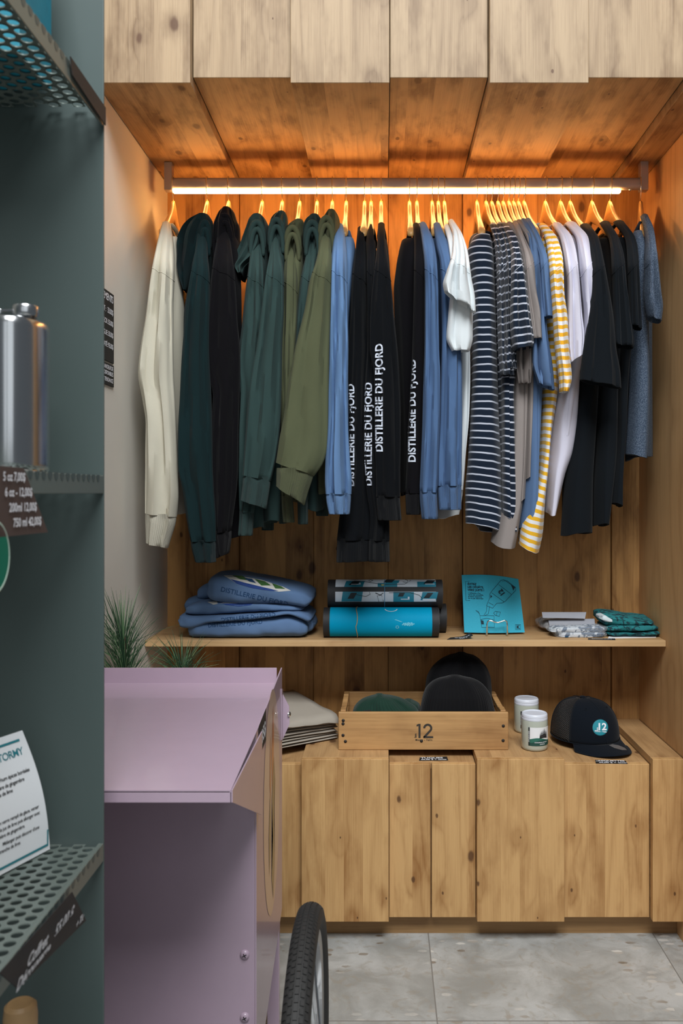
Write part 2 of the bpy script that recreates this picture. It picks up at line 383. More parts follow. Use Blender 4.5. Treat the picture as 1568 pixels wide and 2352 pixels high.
# ------------------------------------------------------------------ coat hangers
def hanger_mesh():
    bm = bmesh.new(); L = 0.132; N = 29; rings = []
    for i in range(N):
        u = -1+2*i/(N-1); a = abs(u); y = u*L
        zc = -0.088 - 0.094*(a**1.12) + 0.010*math.exp(-(a/0.16)**2)
        h = 0.0135 + 0.0185*math.exp(-(a/0.26)**2) - 0.002*a
        t = 0.0065 + 0.0045*(a**1.5)
        if a > 0.97: h *= 0.6; t *= 0.6
        ring = []
        for k in range(16):
            q = 2*PI*k/16; c, s = math.cos(q), math.sin(q)
            ring.append(Vector((t*math.copysign(abs(c)**0.6, c), y, zc+h*math.copysign(abs(s)**0.6, s))))
        rings.append(ring)
    rings_loft(bm, rings, None, True, True); bmesh.ops.recalc_face_normals(bm, faces=bm.faces)
    me = bpy.data.meshes.new('wooden_body'); bm.to_mesh(me); bm.free()
    for p in me.polygons: p.use_smooth = True
    me.materials.append(W_HANG)
    bm = bmesh.new()                                    # trouser bar between the arms
    tube(bm, [(0, -0.098, -0.168), (0, 0.098, -0.168)], 0.005, 8)
    me3 = bpy.data.meshes.new('trouser_bar'); bm.to_mesh(me3); bm.free(); me3.materials.append(W_HANG)
    bm = bmesh.new(); pts = [(0, 0.0, -0.046), (0, -0.003, -0.036), (0, -0.016, -0.022), (0, -0.0175, -0.008)]
    for k in range(11):
        a = PI - PI*k/10*1.12; pts.append((0, 0.0172*math.cos(a), 0.0085+0.0150*math.sin(a)))
    tube(bm, pts, 0.00145, 6)
    me2 = bpy.data.meshes.new('hook'); bm.to_mesh(me2); bm.free(); me2.materials.append(CHROME)
    for p in me2.polygons: p.use_smooth = True
    return me, me2, me3
HM = hanger_mesh(); hang0 = None
HOOKS = [398, 476, 525, 602, 648, 688, 728, 763, 795, 837, 852, 875, 940, 957, 992, 1006, 1020, 1095, 1116, 1129, 1143, 1155, 1168, 1179, 1190, 1203, 1252, 1287, 1309, 1359, 1400, 1471]
HANGER_LABELS = []
def place_hanger(px, label, rz):
    global hang0
    if hang0 is None:
        t = thing('coat_hanger', label, 'hanger', group='wooden hangers on the rail')
        for nm, me in zip(('wooden_body', 'hook', 'trouser_bar'), HM):
            o = bpy.data.objects.new(nm, me); COL.objects.link(o); o.parent = t
        hang0 = t
    else:
        t = hang0.copy(); COL.objects.link(t); t['label'] = label
        for ch in hang0.children:
            c = ch.copy(); COL.objects.link(c); c.parent = t
    t.location = (X(px, RY), RY, RZ); t.rotation_euler = (0, 0, rz)
    return t

# ------------------------------------------------------------------ display rack in the left foreground
RX, RYB = -0.376, 1.18
rack = thing('display_rack', 'tall grey-green metal display rack with perforated shelves in left foreground', 'shelf rack', (-0.62, 0.85, 0))
bm = bmesh.new(); abox(bm, -0.95, RX, RYB, RYB+0.004, 0.0, 2.1, 0.001); build('end_panel', bm, GREEN_METAL, rack)
bm = bmesh.new(); abox(bm, -0.954, -0.95, 0.45, RYB+0.004, 0.0, 2.1); build('back_panel', bm, GREEN_METAL, rack)
def perforated(z_top, y0, y1, x0, x1):
    """sheet with staggered round holes, the last row folding into the lip"""
    bm = bmesh.new(); p = 0.0185; r = 0.0066; n = 16; t = 0.0015
    rows = int((x1-x0)/(p*0.866))
    for i in range(rows):
        xc = x1-0.006-(i+0.5)*p*0.866; hx = p*0.433
        cols = int((y1-y0)/p)+1
        for j in range(cols):
            yc = y0+(j+0.5+(0.5 if i % 2 else 0))*p
            if yc+p/2 > y1 or xc-hx < x0: continue
            inn = []; out = []; inl = []
            for k in range(n):
                a = 2*PI*k/n+PI/n; c, s = math.cos(a), math.sin(a)
                sc = 1/max(abs(c)/hx, abs(s)/(p/2))
                inn.append(bm.verts.new((xc+r*c, yc+r*s, z_top))); out.append(bm.verts.new((xc+c*sc, yc+s*sc, z_top)))
                inl.append(bm.verts.new((xc+r*c, yc+r*s, z_top-t)))
            cor = []
            for k in range(n):
                k2 = (k+1) % n; bm.faces.new((inn[k], out[k], out[k2], inn[k2])); bm.faces.new((inl[k], inn[k], inn[k2], inl[k2]))
            for sx in (-1, 1):
                for sy in (-1, 1):
                    c0 = Vector((xc+sx*hx, yc+sy*p/2, z_top))
                    near = sorted(range(n), key=lambda q: (out[q].co-c0).length)[:2]
                    v = bm.verts.new(c0); bm.faces.new((out[near[0]], v, out[near[1]]))
    # solid margin and the fold with half holes
    abox(bm, x1-0.0062, x1-0.0015, y0, y1, z_top-t, z_top)
    bmesh.ops.recalc_face_normals(bm, faces=bm.faces)
    return bm
for k, zt in enumerate((1.716, 1.222, 0.728, 0.234)):
    s = build('perforated_shelf', perforated(zt, 0.50, RYB-0.001, -0.80 if k in (0, 2) else -0.66, RX), PERF, rack)
    bm = bmesh.new(); abox(bm, RX-0.0025, RX, 0.50, RYB-0.0005, zt-0.024, zt, 0.0008)
    build('shelf_lip', bm, PERF, s)
    bm = bmesh.new(); nh = int((RYB-0.51)/0.0185)
    for j in range(nh):                                     # dimples where the holes run over the fold
        lathe(bm, [(0.0, 0.0), (0.0040, 0.0008), (0.0052, 0.0), (0.0040, -0.0008)], (0, 0, 0), 8, False, False)
    bm.free()
    bm = bmesh.new()
    for j in range(nh):
        yc = 0.50+(j+0.5)*0.0185; c0 = Vector((RX+0.0003, yc, zt-0.0045))
        poly = [bm.verts.new((c0.x, yc+0.0062*math.cos(a), zt+0.0005-0.0095*abs(math.sin(a)))) for a in [PI*q/8 for q in range(9)]]
        bm.faces.new(poly)
    build('fold_perforation', bm, GREEN_METAL, s)['kind'] = 'stuff'
# vertical uprights out of the frame's left keep the rack standing
for y in (0.46,):
    bm = bmesh.new(); abox(bm, -0.95, -0.92, y, y+0.03, 0, 2.1, 0.002); build('upright', bm, GREEN_METAL, rack)
    bm = bmesh.new(); abox(bm, RX-0.03, RX, y, y+0.03, 0, 2.1, 0.002); build('upright', bm, GREEN_METAL, rack)

# hip flasks on the middle shelf
def flask(x, y, label):
    t = thing('hip_flask', label, 'flask', (x, y, 1.2225), group='steel hip flasks')
    def sec(hx, hy, z):
        r = []
        for k in range(40):
            a = 2*PI*k/40; c, s = math.cos(a), math.sin(a)
            px = hx*math.copysign(abs(c)**0.75, c); py = hy*math.copysign(abs(s)**0.75, s)
            r.append(Vector((x+px+0.006*(1-(py/hy)**2), y+py, z)))
        return r
    bm = bmesh.new(); z0 = 1.2225; zt = Z(737, y)
    rings_loft(bm, [sec(0.021, 0.046, z0), sec(0.0245, 0.049, z0+0.004), sec(0.0250, 0.05, z0+0.012), sec(0.0250, 0.05, zt-0.012), sec(0.0245, 0.049, zt-0.004), sec(0.021, 0.045, zt)], None, True, True)
    build('flask_body', bm, STEEL, t, True, 0.9)
    cx, cy = x+0.0165, y-0.020
    bm = bmesh.new(); lathe(bm, [(0.008, zt-0.001), (0.008, zt+0.002)], (cx, cy, 0), 24); build('neck', bm, STEEL, t, True, 0.6)
    bm = bmesh.new(); lathe(bm, [(0.0140, zt+0.001), (0.0150, zt+0.003), (0.0150, zt+0.0115), (0.0140, zt+0.0135), (0.011, zt+0.0145)], (cx, cy, 0), 32); build('cap', bm, STEEL, t, True, 0.6)
    bm = bmesh.new(); abox(bm, cx-0.030, cx-0.011, cy-0.0035, cy+0.0035, zt+0.006, zt+0.0095, 0.001); abox(bm, cx-0.032, cx-0.027, cy-0.0045, cy+0.0045, zt-0.001, zt+0.01, 0.001); build('hinge_arm', bm, STEEL, t)
flask(-0.4365, 1.05, 'polished steel hip flask on the middle rack shelf, the one seen nearly whole')
flask(-0.4955, 1.05, 'steel hip flask cut by the left edge of the photo, only its cap in view')
# teal carton on the top shelf
t = thing('carton', 'teal printed carton on the top perforated rack shelf', 'box', (-0.52, 1.1, 1.717))
bm = bmesh.new(); abox(bm, -0.60, -0.427, 1.03, 1.13, 1.717, 1.92, 0.001); build('carton_body', bm, TEAL, t)
bm = bmesh.new(); abox(bm, -0.60, -0.427, 1.03, 1.13, 1.9203, 1.922, 0.0005); build('lid_flap', bm, TEAL, t)
# price cards clipped on the rack lips
def card(name, label, quad, mat, thick=0.0012, cat='price card'):
    t = thing(name, label, cat, sum((Vector(q) for q in quad), Vector())/4)
    bm = bmesh.new(); q = [Vector(v) for v in quad]; n = (q[1]-q[0]).cross(q[3]-q[0]).normalized()*thick
    A = [bm.verts.new(v) for v in q]; B = [bm.verts.new(v-n) for v in q]
    bm.faces.new(A); bm.faces.new(B[::-1])
    for i in range(4): bm.faces.new((A[i], B[i], B[(i+1) % 4], A[(i+1) % 4]))
    bmesh.ops.recalc_face_normals(bm, faces=bm.faces); build('card', bm, mat, t); return t
tb = card('price_card', 'brown price card with white handwritten lines clipped to the middle rack shelf', [(-0.3735, 0.80, 1.226), (-0.3735, 0.912, 1.225), (-0.3735, 0.978, 1.155), (-0.3735, 0.845, 1.156)][::-1], BROWNCARD)
for k in range(4):
    text_on('lettering', ['5 oz 7,00$', '6 oz - 12,00$', '200ml 12,00$', '750 ml 42,00$'][k], 0.0125, (-0.3717, 0.885+0.011*k, 1.215-0.0155*k), (0, 1, 0), (0, -0.35, 1), CHALK, tb, 0.02)
t2 = card('price_card', 'black price card reading 55,00 on the low rack shelf lip', [(-0.366, 0.835, 0.742), (-0.3725, 1.048, 0.722), (-0.3600, 1.060, 0.682), (-0.3600, 0.862, 0.712)], BLACKCARD)
Lc = Vector((-0.0065, 0.213, -0.020))
for body, sz, o in (('Coffret\nDécouverte', 0.0195, (-0.3575, 0.905, 0.7195)), ('55,00 $', 0.021, (-0.3630, 1.000, 0.7105)), ('+ Tx', 0.014, (-0.3580, 1.036, 0.6935))):
    text_on('lettering', body, sz, o, Lc, (0.2, 0.25, 1), CHALK, t2, 0.03, line=0.8)
t3 = card('price_card', 'blank black card clipped to the lip of the top rack shelf', [(-0.3735, 1.045, 1.719), (-0.3735, 1.178, 1.716), (-0.3735, 1.178, 1.692), (-0.3735, 1.052, 1.700)], BLACKCARD)
bm = bmesh.new(); cy, cz, r = 0.842, 1.137, 0.0345
lathe(bm, [(r*0.98, -0.001), (r, 0), (r*0.98, 0.001)], (0, 0, 0), 48)
bm.transform(Matrix.Translation((-0.3745, cy, cz)) @ Matrix.Rotation(PI/2, 4, 'Y'))
td = thing('hanging_tag', 'round green tag with a pale rim hanging under the brown price card', 'tag', (-0.3745, cy, cz))
build('disc', bm, plain('green_enamel', srgb(0, 110, 86), 0.35), td)
bm = bmesh.new(); tube(bm, [(-0.3745, cy+(r+0.0006)*math.cos(2*PI*k/48), cz+(r+0.0006)*math.sin(2*PI*k/48)) for k in range(48)], 0.0014, 6, closed=True)
build('rim', bm, plain('pale_rim', srgb(175, 195, 180), 0.5), td)
bm = bmesh.new(); tube(bm, [(-0.3747, cy, cz+r*0.9), (-0.3747, cy, 1.199)], 0.0008, 6); build('loop', bm, INK, td)
# recipe sheet on the lower shelf
A, B = Vector((-0.4815, 1.040, 0.731)), Vector((-0.439, 1.156, 0.7295))
upv = Vector((-0.034, -0.006, 0.158)); right = (B-A)
ts = thing('recipe_sheet', 'white cocktail recipe sheet with teal border standing on the low rack shelf', 'sign', (A+B)/2)
nr = right.normalized().cross(upv.normalized()).normalized()
bm = bmesh.new(); NN = 14
for i in range(NN+1):
    tt = i/NN; bow = nr*0.010*math.sin(PI*tt)
    for e in (A, B): bm.verts.new(e+upv*tt+bow)
    for e in (B, A): bm.verts.new(e+upv*tt+bow-nr*0.0012)
bm.verts.ensure_lookup_table(); V = bm.verts
for i in range(NN):
    a = i*4
    for k in range(4): bm.faces.new((V[a+k], V[a+(k+1) % 4], V[a+4+(k+1) % 4], V[a+4+k]))
bm.faces.new((V[0], V[1], V[2], V[3])); e = NN*4; bm.faces.new((V[e], V[e+1], V[e+2], V[e+3]))
bmesh.ops.recalc_face_normals(bm, faces=bm.faces); sheet = build('sheet', bm, WHITEP, ts, True, 0.8)
SB = bvh_of(sheet)
def on_sheet(bm, mat, name):
    drape(bm, SB, -nr, 0.0007, 0.012, 0.06); build(name, bm, mat, ts)
R_, U_ = right.normalized(), upv.normalized(); W_ = right.length
bm = bmesh.new(); fr = frame(A, R_, U_)
for (a0, a1, b0, b1) in ((0.004, W_-0.004, 0.006, 0.009), (0.004, W_-0.004, 0.149, 0.152), (0.004, 0.0065, 0.006, 0.152), (W_-0.0065, W_-0.004, 0.006, 0.152)):
    bm.faces.new([bm.verts.new(fr @ Vector(c)) for c in ((a0, b0, 0), (a1, b0, 0), (a1, b1, 0), (a0, b1, 0))])
on_sheet(bm, TEALINK, 'border')
for body, sz, a, b, mt in (('DARK & STORMY', 0.0135, W_-0.012, 0.137, TEALINK), ('2 oz de rhum épices boréales', 0.0068, W_-0.012, 0.112, INK), ('4 oz de bière de gingembre', 0.0068, W_-0.025, 0.103, INK), ('1/2 oz de jus de lime', 0.0068, W_-0.048, 0.095, INK),
                           ('Dans un verre rempli de glace, verser', 0.0062, W_-0.012, 0.062, INK), ('le jus de lime puis allonger avec', 0.0062, W_-0.012, 0.054, INK), ('la bière de gingembre.', 0.0062, W_-0.040, 0.046, INK), ('Mélanger puis décorer d\'une', 0.0062, W_-0.016, 0.036, INK), ('tranche de lime.', 0.0062, W_-0.050, 0.028, INK)):
    bm = text_bm(body, sz, 0.01, 0.9, 'RIGHT'); bm.transform(frame(A+R_*a+U_*b, R_, U_)); on_sheet(bm, mt, 'lettering')
# bottle with wooden stopper
bx, by = X(47, 1.03), 1.03
tt_ = thing('bottle', 'dark bottle with a round wooden stopper on the lowest rack shelf', 'bottle', (bx, by, 0.2345))
bm = bmesh.new(); lathe(bm, [(0.038, 0.2345), (0.041, 0.24), (0.041, 0.45), (0.036, 0.49), (0.017, 0.52), (0.0155, 0.560), (0.017, 0.564)], (bx, by, 0), 32); build('glass', bm, plain('dark_bottle_glass', (0.02, 0.03, 0.03), 0.08), tt_, True, 0.8)
bm = bmesh.new(); lathe(bm, [(0.0175, 0.5645), (0.019, 0.567), (0.0193, 0.585), (0.0180, 0.597), (0.014, 0.6005)], (bx, by, 0), 32); build('stopper', bm, plain('stopper_wood', srgb(176, 140, 96), 0.5, noise_amt=0.2, nscale=90), tt_, True, 0.7)

# ------------------------------------------------------------------ price boards on the left wall
def board(label, y0, y1, z0, z1, lines):
    t = thing('price_board', label, 'sign', (-0.671, (y0+y1)/2, (z0+z1)/2))
    bm = bmesh.new(); abox(bm, -0.6728, -0.669, y0, y1, z0, z1, 0.0006); build('board', bm, BLACKCARD, t)
    for body, sz, zz in lines:
        text_on('lettering', body, sz, (-0.6684, y1-0.008, zz), (0, 1, 0), (0, 0, 1), CHALK, t, 0.015, 0.85, 'RIGHT')
yb = 2.18
z = lambda py: Z(py, 2.16)
board('black chalk price board with clothing prices high on the cream left wall', 1.90, yb, Z(836, yb), Z(678, yb), [('VÊTEMENTS', 0.024, Z(693, yb)), ('T-SHIRT :   33.00$', 0.019, Z(722, yb)), ('COL RIB NECK: 55.00$', 0.017, Z(748, yb)), ('CHEMISE MANCHE LONGUE: 35.00$', 0.017, Z(774, yb)), ('OUATÉ: 95.00$', 0.017, Z(800, yb))])
board('small black board under the larger price board on the left wall', 1.94, yb, Z(890, yb), Z(841, yb), [('GRANDEUR DE', 0.014, Z(850, yb)), ('T-SHIRTS DISPONIBLES', 0.014, Z(863, yb)), ('ET TENDANCE', 0.014, Z(878, yb))])

# ------------------------------------------------------------------ mauve cart
MAUVE = plain('mauve_glossy_sheet_metal', srgb(178, 156, 172), 0.30, spec=0.5, coat=0.3, noise_amt=0.05, nscale=22)
cart = thing('vending_cart', 'glossy mauve metal vending cart with tray top and a bicycle wheel beside it', 'cart', (-0.5, 1.76, 0))
zs = 0.775; XT = -0.217; XB = -0.2255
bm = bmesh.new()
A = [bm.verts.new(v) for v in ((-0.66, 1.25, zs), (XT, 1.25, zs), (XT-0.018, 1.952, zs), (-0.66, 1.952, zs))]
A2 = [bm.verts.new((v.co.x, v.co.y, zs-0.003)) for v in A]
bm.faces.new(A); bm.faces.new(A2[::-1])
for i in range(4): bm.faces.new((A[i], A2[i], A2[(i+1) % 4], A[(i+1) % 4]))
bmesh.ops.recalc_face_normals(bm, faces=bm.faces)
abox(bm, -0.66, XT-0.001, 1.25, 1.2525, zs-0.018, zs-0.001, 0.0008)
tray = build('tray_top', bm, MAUVE, cart)
bm = bmesh.new(); abox(bm, -0.66, XB-0.0115, 1.952, 1.955, zs-0.02, 0.8085, 0.0008); build('back_lip', bm, MAUVE, cart)
# front of the body, recessed under the overhanging tray
bm = bmesh.new(); abox(bm, -0.66, XB-0.003, 1.56, 1.563, 0.10, zs-0.0045, 0.0008); build('front_panel', bm, MAUVE, cart)
bm = bmesh.new(); abox(bm, -0.66, -0.657, 1.563, 1.952, 0.10, zs-0.0045); build('side_panel', bm, MAUVE, cart)
# right side sheet, its top rising to the back lip and its foot cut on the slant
prof = [(1.56, Z(1683, 1.56)), (1.955, 0.8085), (1.955, Z(2088, 1.95)), (1.72, Z(2307, 1.72)), (1.56, 0.14)]
bm = bmesh.new(); prism(bm, prof, XB-0.0025, XB, 'X'); sp = build('side_panel', bm, MAUVE, cart)
# gusset under the overhang
prof = [(1.252, zs-0.0005), (1.558, Z(1680, 1.558)), (1.558, Z(1872, 1.558)), (1.252, zs-0.018)]
bm = bmesh.new(); prism(bm, prof, XT+0.0002, XT+0.002, 'X'); build('gusset', bm, MAUVE, cart)
bm = bmesh.new(); prism(bm, [(1.93, Z(1582, 1.93)), (1.955, Z(1582, 1.955)), (1.955, Z(1700, 1.955)), (1.93, Z(1700, 1.93))], XB+0.0002, XB+0.002, 'X')
prism(bm, [(XB, Z(1590, 1.955)), (X(664, 1.955), Z(1622, 1.955)), (X(665, 1.955), Z(1662, 1.955)), (XB, Z(1702, 1.955))], 1.953, 1.9552, 'Y'); build('side_flange', bm, MAUVE, cart)
def screw(p, d, mat, r=0.0065):
    bm = bmesh.new(); lathe(bm, [(r, 0), (r*0.95, r*0.30), (r*0.6, r*0.55), (0.0005, r*0.65)], (0, 0, 0), 20, True, True)
    q = Vector(d).to_track_quat('Z', 'Y').to_matrix().to_4x4(); bm.transform(Matrix.Translation(p) @ q); s = build('screw', bm, mat, cart, True, 0.8)
    bm = bmesh.new(); abox(bm, -r*0.45, r*0.45, -r*0.09, r*0.09, 0, r*0.67); abox(bm, -r*0.09, r*0.09, -r*0.45, r*0.45, 0, r*0.67); bm.transform(Matrix.Translation(p) @ q @ Matrix.Rotation(0.5, 4, 'Z')); build('cross_slot', bm, INK, s)
screw(P(562, 2192, 1.56), (0, -1, 0), MAUVE, 0.0085); screw(P(562, 2336, 1.56), (0, -1, 0), MAUVE, 0.0085)
screw((X(663.5, 1.955), 1.956-0.003, Z(1640, 1.955)), (1, -0.4, 0), CHROME, 0.006)
bm = bmesh.new(); abox(bm, XB-0.03, XB-0.004, 1.93, 1.95, 0.0, 0.6, 0.001); build('leg', bm, MAUVE, cart)
bm = bmesh.new(); abox(bm, -0.655, -0.63, 1.93, 1.95, 0.0, 0.6, 0.001); build('leg', bm, MAUVE, cart)
bm = bmesh.new(); abox(bm, -0.655, -0.63, 1.57, 1.59, 0.0, 0.11, 0.001); build('leg', bm, MAUVE, cart)
bm = bmesh.new(); abox(bm, XB-0.03, XB-0.004, 1.565, 1.585, 0.0, 0.11, 0.001); build('leg', bm, MAUVE, cart)
# decals on the side sheet
dec = lambda rgb, nm: plain(nm, rgb, 0.3, coat=0.3)
xd = XB+0.0006
def decal(name, pts, mat, x=xd):
    bm = bmesh.new(); bm.faces.new([bm.verts.new((x, a, b)) for a, b in pts]); bmesh.ops.triangulate(bm, faces=bm.faces[:]); build(name, bm, mat, cart)
yd = lambda px: XB*F/(px-VX)
zd = lambda px, py: CH+(VY-py)*yd(px)/F
el = [(1.775+0.125*math.cos(2*PI*k/40), 0.575+0.225*math.sin(2*PI*k/40)) for k in range(40)]
decal('sticker', el, dec(srgb(205, 180, 165), 'sticker_cream'))
dm = dec(srgb(186, 105, 70), 'sticker_rust'); do = dec(srgb(125, 115, 90), 'sticker_olive')
decal('sticker_print', [(1.79, 0.765), (1.765, 0.68), (1.775, 0.60), (1.795, 0.64), (1.805, 0.70)], dm, xd+0.0004)
decal('sticker_print', [(1.745, 0.72), (1.735, 0.62), (1.75, 0.58), (1.757, 0.66)], dm, xd+0.0004)
decal('sticker_print', [(1.80, 0.66), (1.77, 0.58), (1.785, 0.50), (1.765, 0.42), (1.79, 0.37), (1.815, 0.44), (1.80, 0.52), (1.825, 0.60)], do, xd+0.0006)
decal('sticker_print', [(1.74, 0.60), (1.722, 0.52), (1.73, 0.44), (1.75, 0.50), (1.752, 0.56)], do, xd+0.0006)
decal('price_label', [(1.583, Z(1742, 1.583)), (1.583, Z(1668, 1.583)), (1.682, Z(1640, 1.682)+0.012), (1.682, Z(1700, 1.682))], BLACKCARD, xd+0.0002)
text_on('lettering', '7,35$', 0.036, (xd+0.0008, 1.632, Z(1690, 1.63)), (0, 1, 0.13), (0, 0, 1), CHALK, cart, 0.03)
# the wheel: tyre, rim, hub, spokes
wx, wy, wr = X(699, 1.33), 1.345, 0.272
RUB = plain('black_tyre_rubber', (0.018, 0.017, 0.016), 0.7)
def torus(bm, R, prof, n=96):
    rg = []
    for k in range(n):
        a = 2*PI*k/n; rg.append([bm.verts.new((wx+px, wy+(R+pr)*math.cos(a), wr+(R+pr)*math.sin(a))) for px, pr in prof])
    m = len(prof)
    for k in range(n):
        for j in range(m): bm.faces.new((rg[k][j], rg[(k+1) % n][j], rg[(k+1) % n][(j+1) % m], rg[k][(j+1) % m]))
    bmesh.ops.recalc_face_normals(bm, faces=bm.faces)
w = 0.0205
bm = bmesh.new(); torus(bm, wr-0.022, [(w*math.cos(2*PI*q/24), 0.0205*math.sin(2*PI*q/24)) for q in range(24)]); whl = build('wheel', bm, RUB, cart, True)
bm = bmesh.new()
for k in range(150):                                     # tread blocks
    a = 2*PI*k/150
    for j, off in ((-2, 0.5), (-1, 0), (0, 0.5), (1, 0), (2, 0.5)):
        th = j*0.40; aa = a+off*2*PI/150
        M = Matrix.Translation((wx, wy, wr)) @ Matrix.Rotation(aa, 4, 'X') @ Matrix.Translation((0, wr-0.022, 0)) @ Matrix.Rotation(-th, 4, 'Z') @ Matrix.Translation((0, 0.0208, 0))
        abox(bm, -0.0028, 0.0028, -0.0012, 0.0012, -0.0042 if j else -0.0050, 0.0030 if j else 0.0050, 0, M)
build('tread', bm, RUB, whl)
bm = bmesh.new(); torus(bm, wr-0.050, [(-0.011, -0.008), (0.011, -0.008), (0.013, 0.010), (-0.013, 0.010)]); build('rim', bm, plain('grey_rim', (0.45, 0.45, 0.45), 0.3, metal=0.9), whl)
bm = bmesh.new(); tube(bm, [(wx-0.04, wy, wr), (wx+0.04, wy, wr)], 0.018, 16); tube(bm, [(wx+0.05, wy, wr), (XB-0.02, wy, wr-0.01)], 0.006, 10); build('hub', bm, STEEL, whl)
bm = bmesh.new()
for k in range(32):
    a = 2*PI*k/32; b = a+(0.5 if k % 2 else -0.5); s = 0.03 if k % 4 < 2 else -0.03
    tube(bm, [(wx+s, wy+0.017*math.cos(b), wr+0.017*math.sin(b)), (wx, wy+(wr-0.056)*math.cos(a), wr+(wr-0.056)*math.sin(a))], 0.001, 5)
build('spokes', bm, STEEL, whl)
bm = bmesh.new(); tube(bm, [(XB-0.02, wy, wr-0.02), (XB-0.02, 1.57, 0.08), (XB-0.02, 1.60, 0.08)], 0.009, 10); build('wheel_stay', bm, MAUVE, cart, True)

# ------------------------------------------------------------------ pine sprigs behind the cart
PINE = [plain('pine_needle_dark', srgb(46, 78, 52), 0.6), plain('pine_needle_light', srgb(104, 138, 96), 0.6)]
def sprig(label, base, tip, length, n, spread, seed, xmin=-0.668):
    rng = random.Random(seed); base = Vector(base); tip = Vector(tip)
    t = thing('pine_sprig', label, 'plant', base, group='pine sprigs behind the cart')
    bm = bmesh.new(); pts = [base.lerp(tip, k/8)+Vector((0.006*math.sin(k), 0.004*math.cos(k*1.3), 0)) for k in range(9)]
    pts[0] = base; tube(bm, pts, [0.006-0.0005*k for k in range(9)], 7); build('stem', bm, plain('pine_bark', (0.10, 0.06, 0.035), 0.8), t)
    bm = bmesh.new(); ax = (tip-base).normalized()
    for i in range(n):
        s = 0.45+0.55*rng.random(); p = base.lerp(tip, s)
        d = (ax*(0.75+0.5*rng.random())+Vector((rng.gauss(0, 1), rng.gauss(0, 0.8), rng.gauss(0, 0.45)))*spread).normalized()
        L = length*rng.uniform(0.65, 1.1); bend = Vector((0, 0, -0.10*L))
        q1, q2 = p+d*L*0.55+bend*0.2, p+d*L+bend
        if q2.x < xmin: q2.x = xmin+0.002; q1.x = max(q1.x, xmin+0.001)
        f0 = len(bm.faces); tube(bm, [p, q1, q2], [0.00075, 0.0007, 0.0002], 4, True)
        bm.faces.ensure_lookup_table(); mi = 1 if rng.random() < 0.3 else 0
        for f in bm.faces[f0:]: f.material_index = mi
    o = build('needles', bm, PINE, t); o['kind'] = 'stuff'
sprig('tall dark green pine sprig standing beside the cream wall behind the cart', (-0.56, 2.075, 0.0), (-0.612, 2.06, 0.86), 0.145, 760, 0.42, 3)
sprig('lower pine sprig fanning out in front of the shelf edge behind the cart', (-0.49, 2.15, 0.0), (-0.490, 2.14, 0.775), 0.115, 800, 0.75, 5)
# ================================================================== hanging clothes
def cat_rows(rows, n):
    """smooth interpolation of (t, v...) rows along t"""
    m = len(rows); out = []
    if m == 2:
        for i in range(n):
            f = i/(n-1); out.append([a+(b-a)*f for a, b in zip(*rows)])
        return out
    t = [r[0] for r in rows]; dims = len(rows[0])
    sl = []
    for k in range(1, dims):
        d = [(rows[i+1][k]-rows[i][k])/(t[i+1]-t[i]) for i in range(m-1)]
        s = [d[0]]+[0 if d[i-1]*d[i] <= 0 else 2*d[i-1]*d[i]/(d[i-1]+d[i]) for i in range(1, m-1)]+[d[-1]]
        sl.append(s)
    for i in range(n):
        x = t[0]+(t[-1]-t[0])*i/(n-1); j = 0
        while j < m-2 and x > t[j+1]: j += 1
        h = t[j+1]-t[j]; f = (x-t[j])/h; o = [x]
        for k in range(1, dims):
            p0, p1 = rows[j][k], rows[j+1][k]; m0, m1 = sl[k-1][j]*h, sl[k-1][j+1]*h
            o.append((2*f**3-3*f*f+1)*p0+(f**3-2*f*f+f)*m0+(-2*f**3+3*f*f)*p1+(f**3-f*f)*m1)
        out.append(o)
    return out
def sgn(v, e): return math.copysign(abs(v)**e, v)
SEAM = []
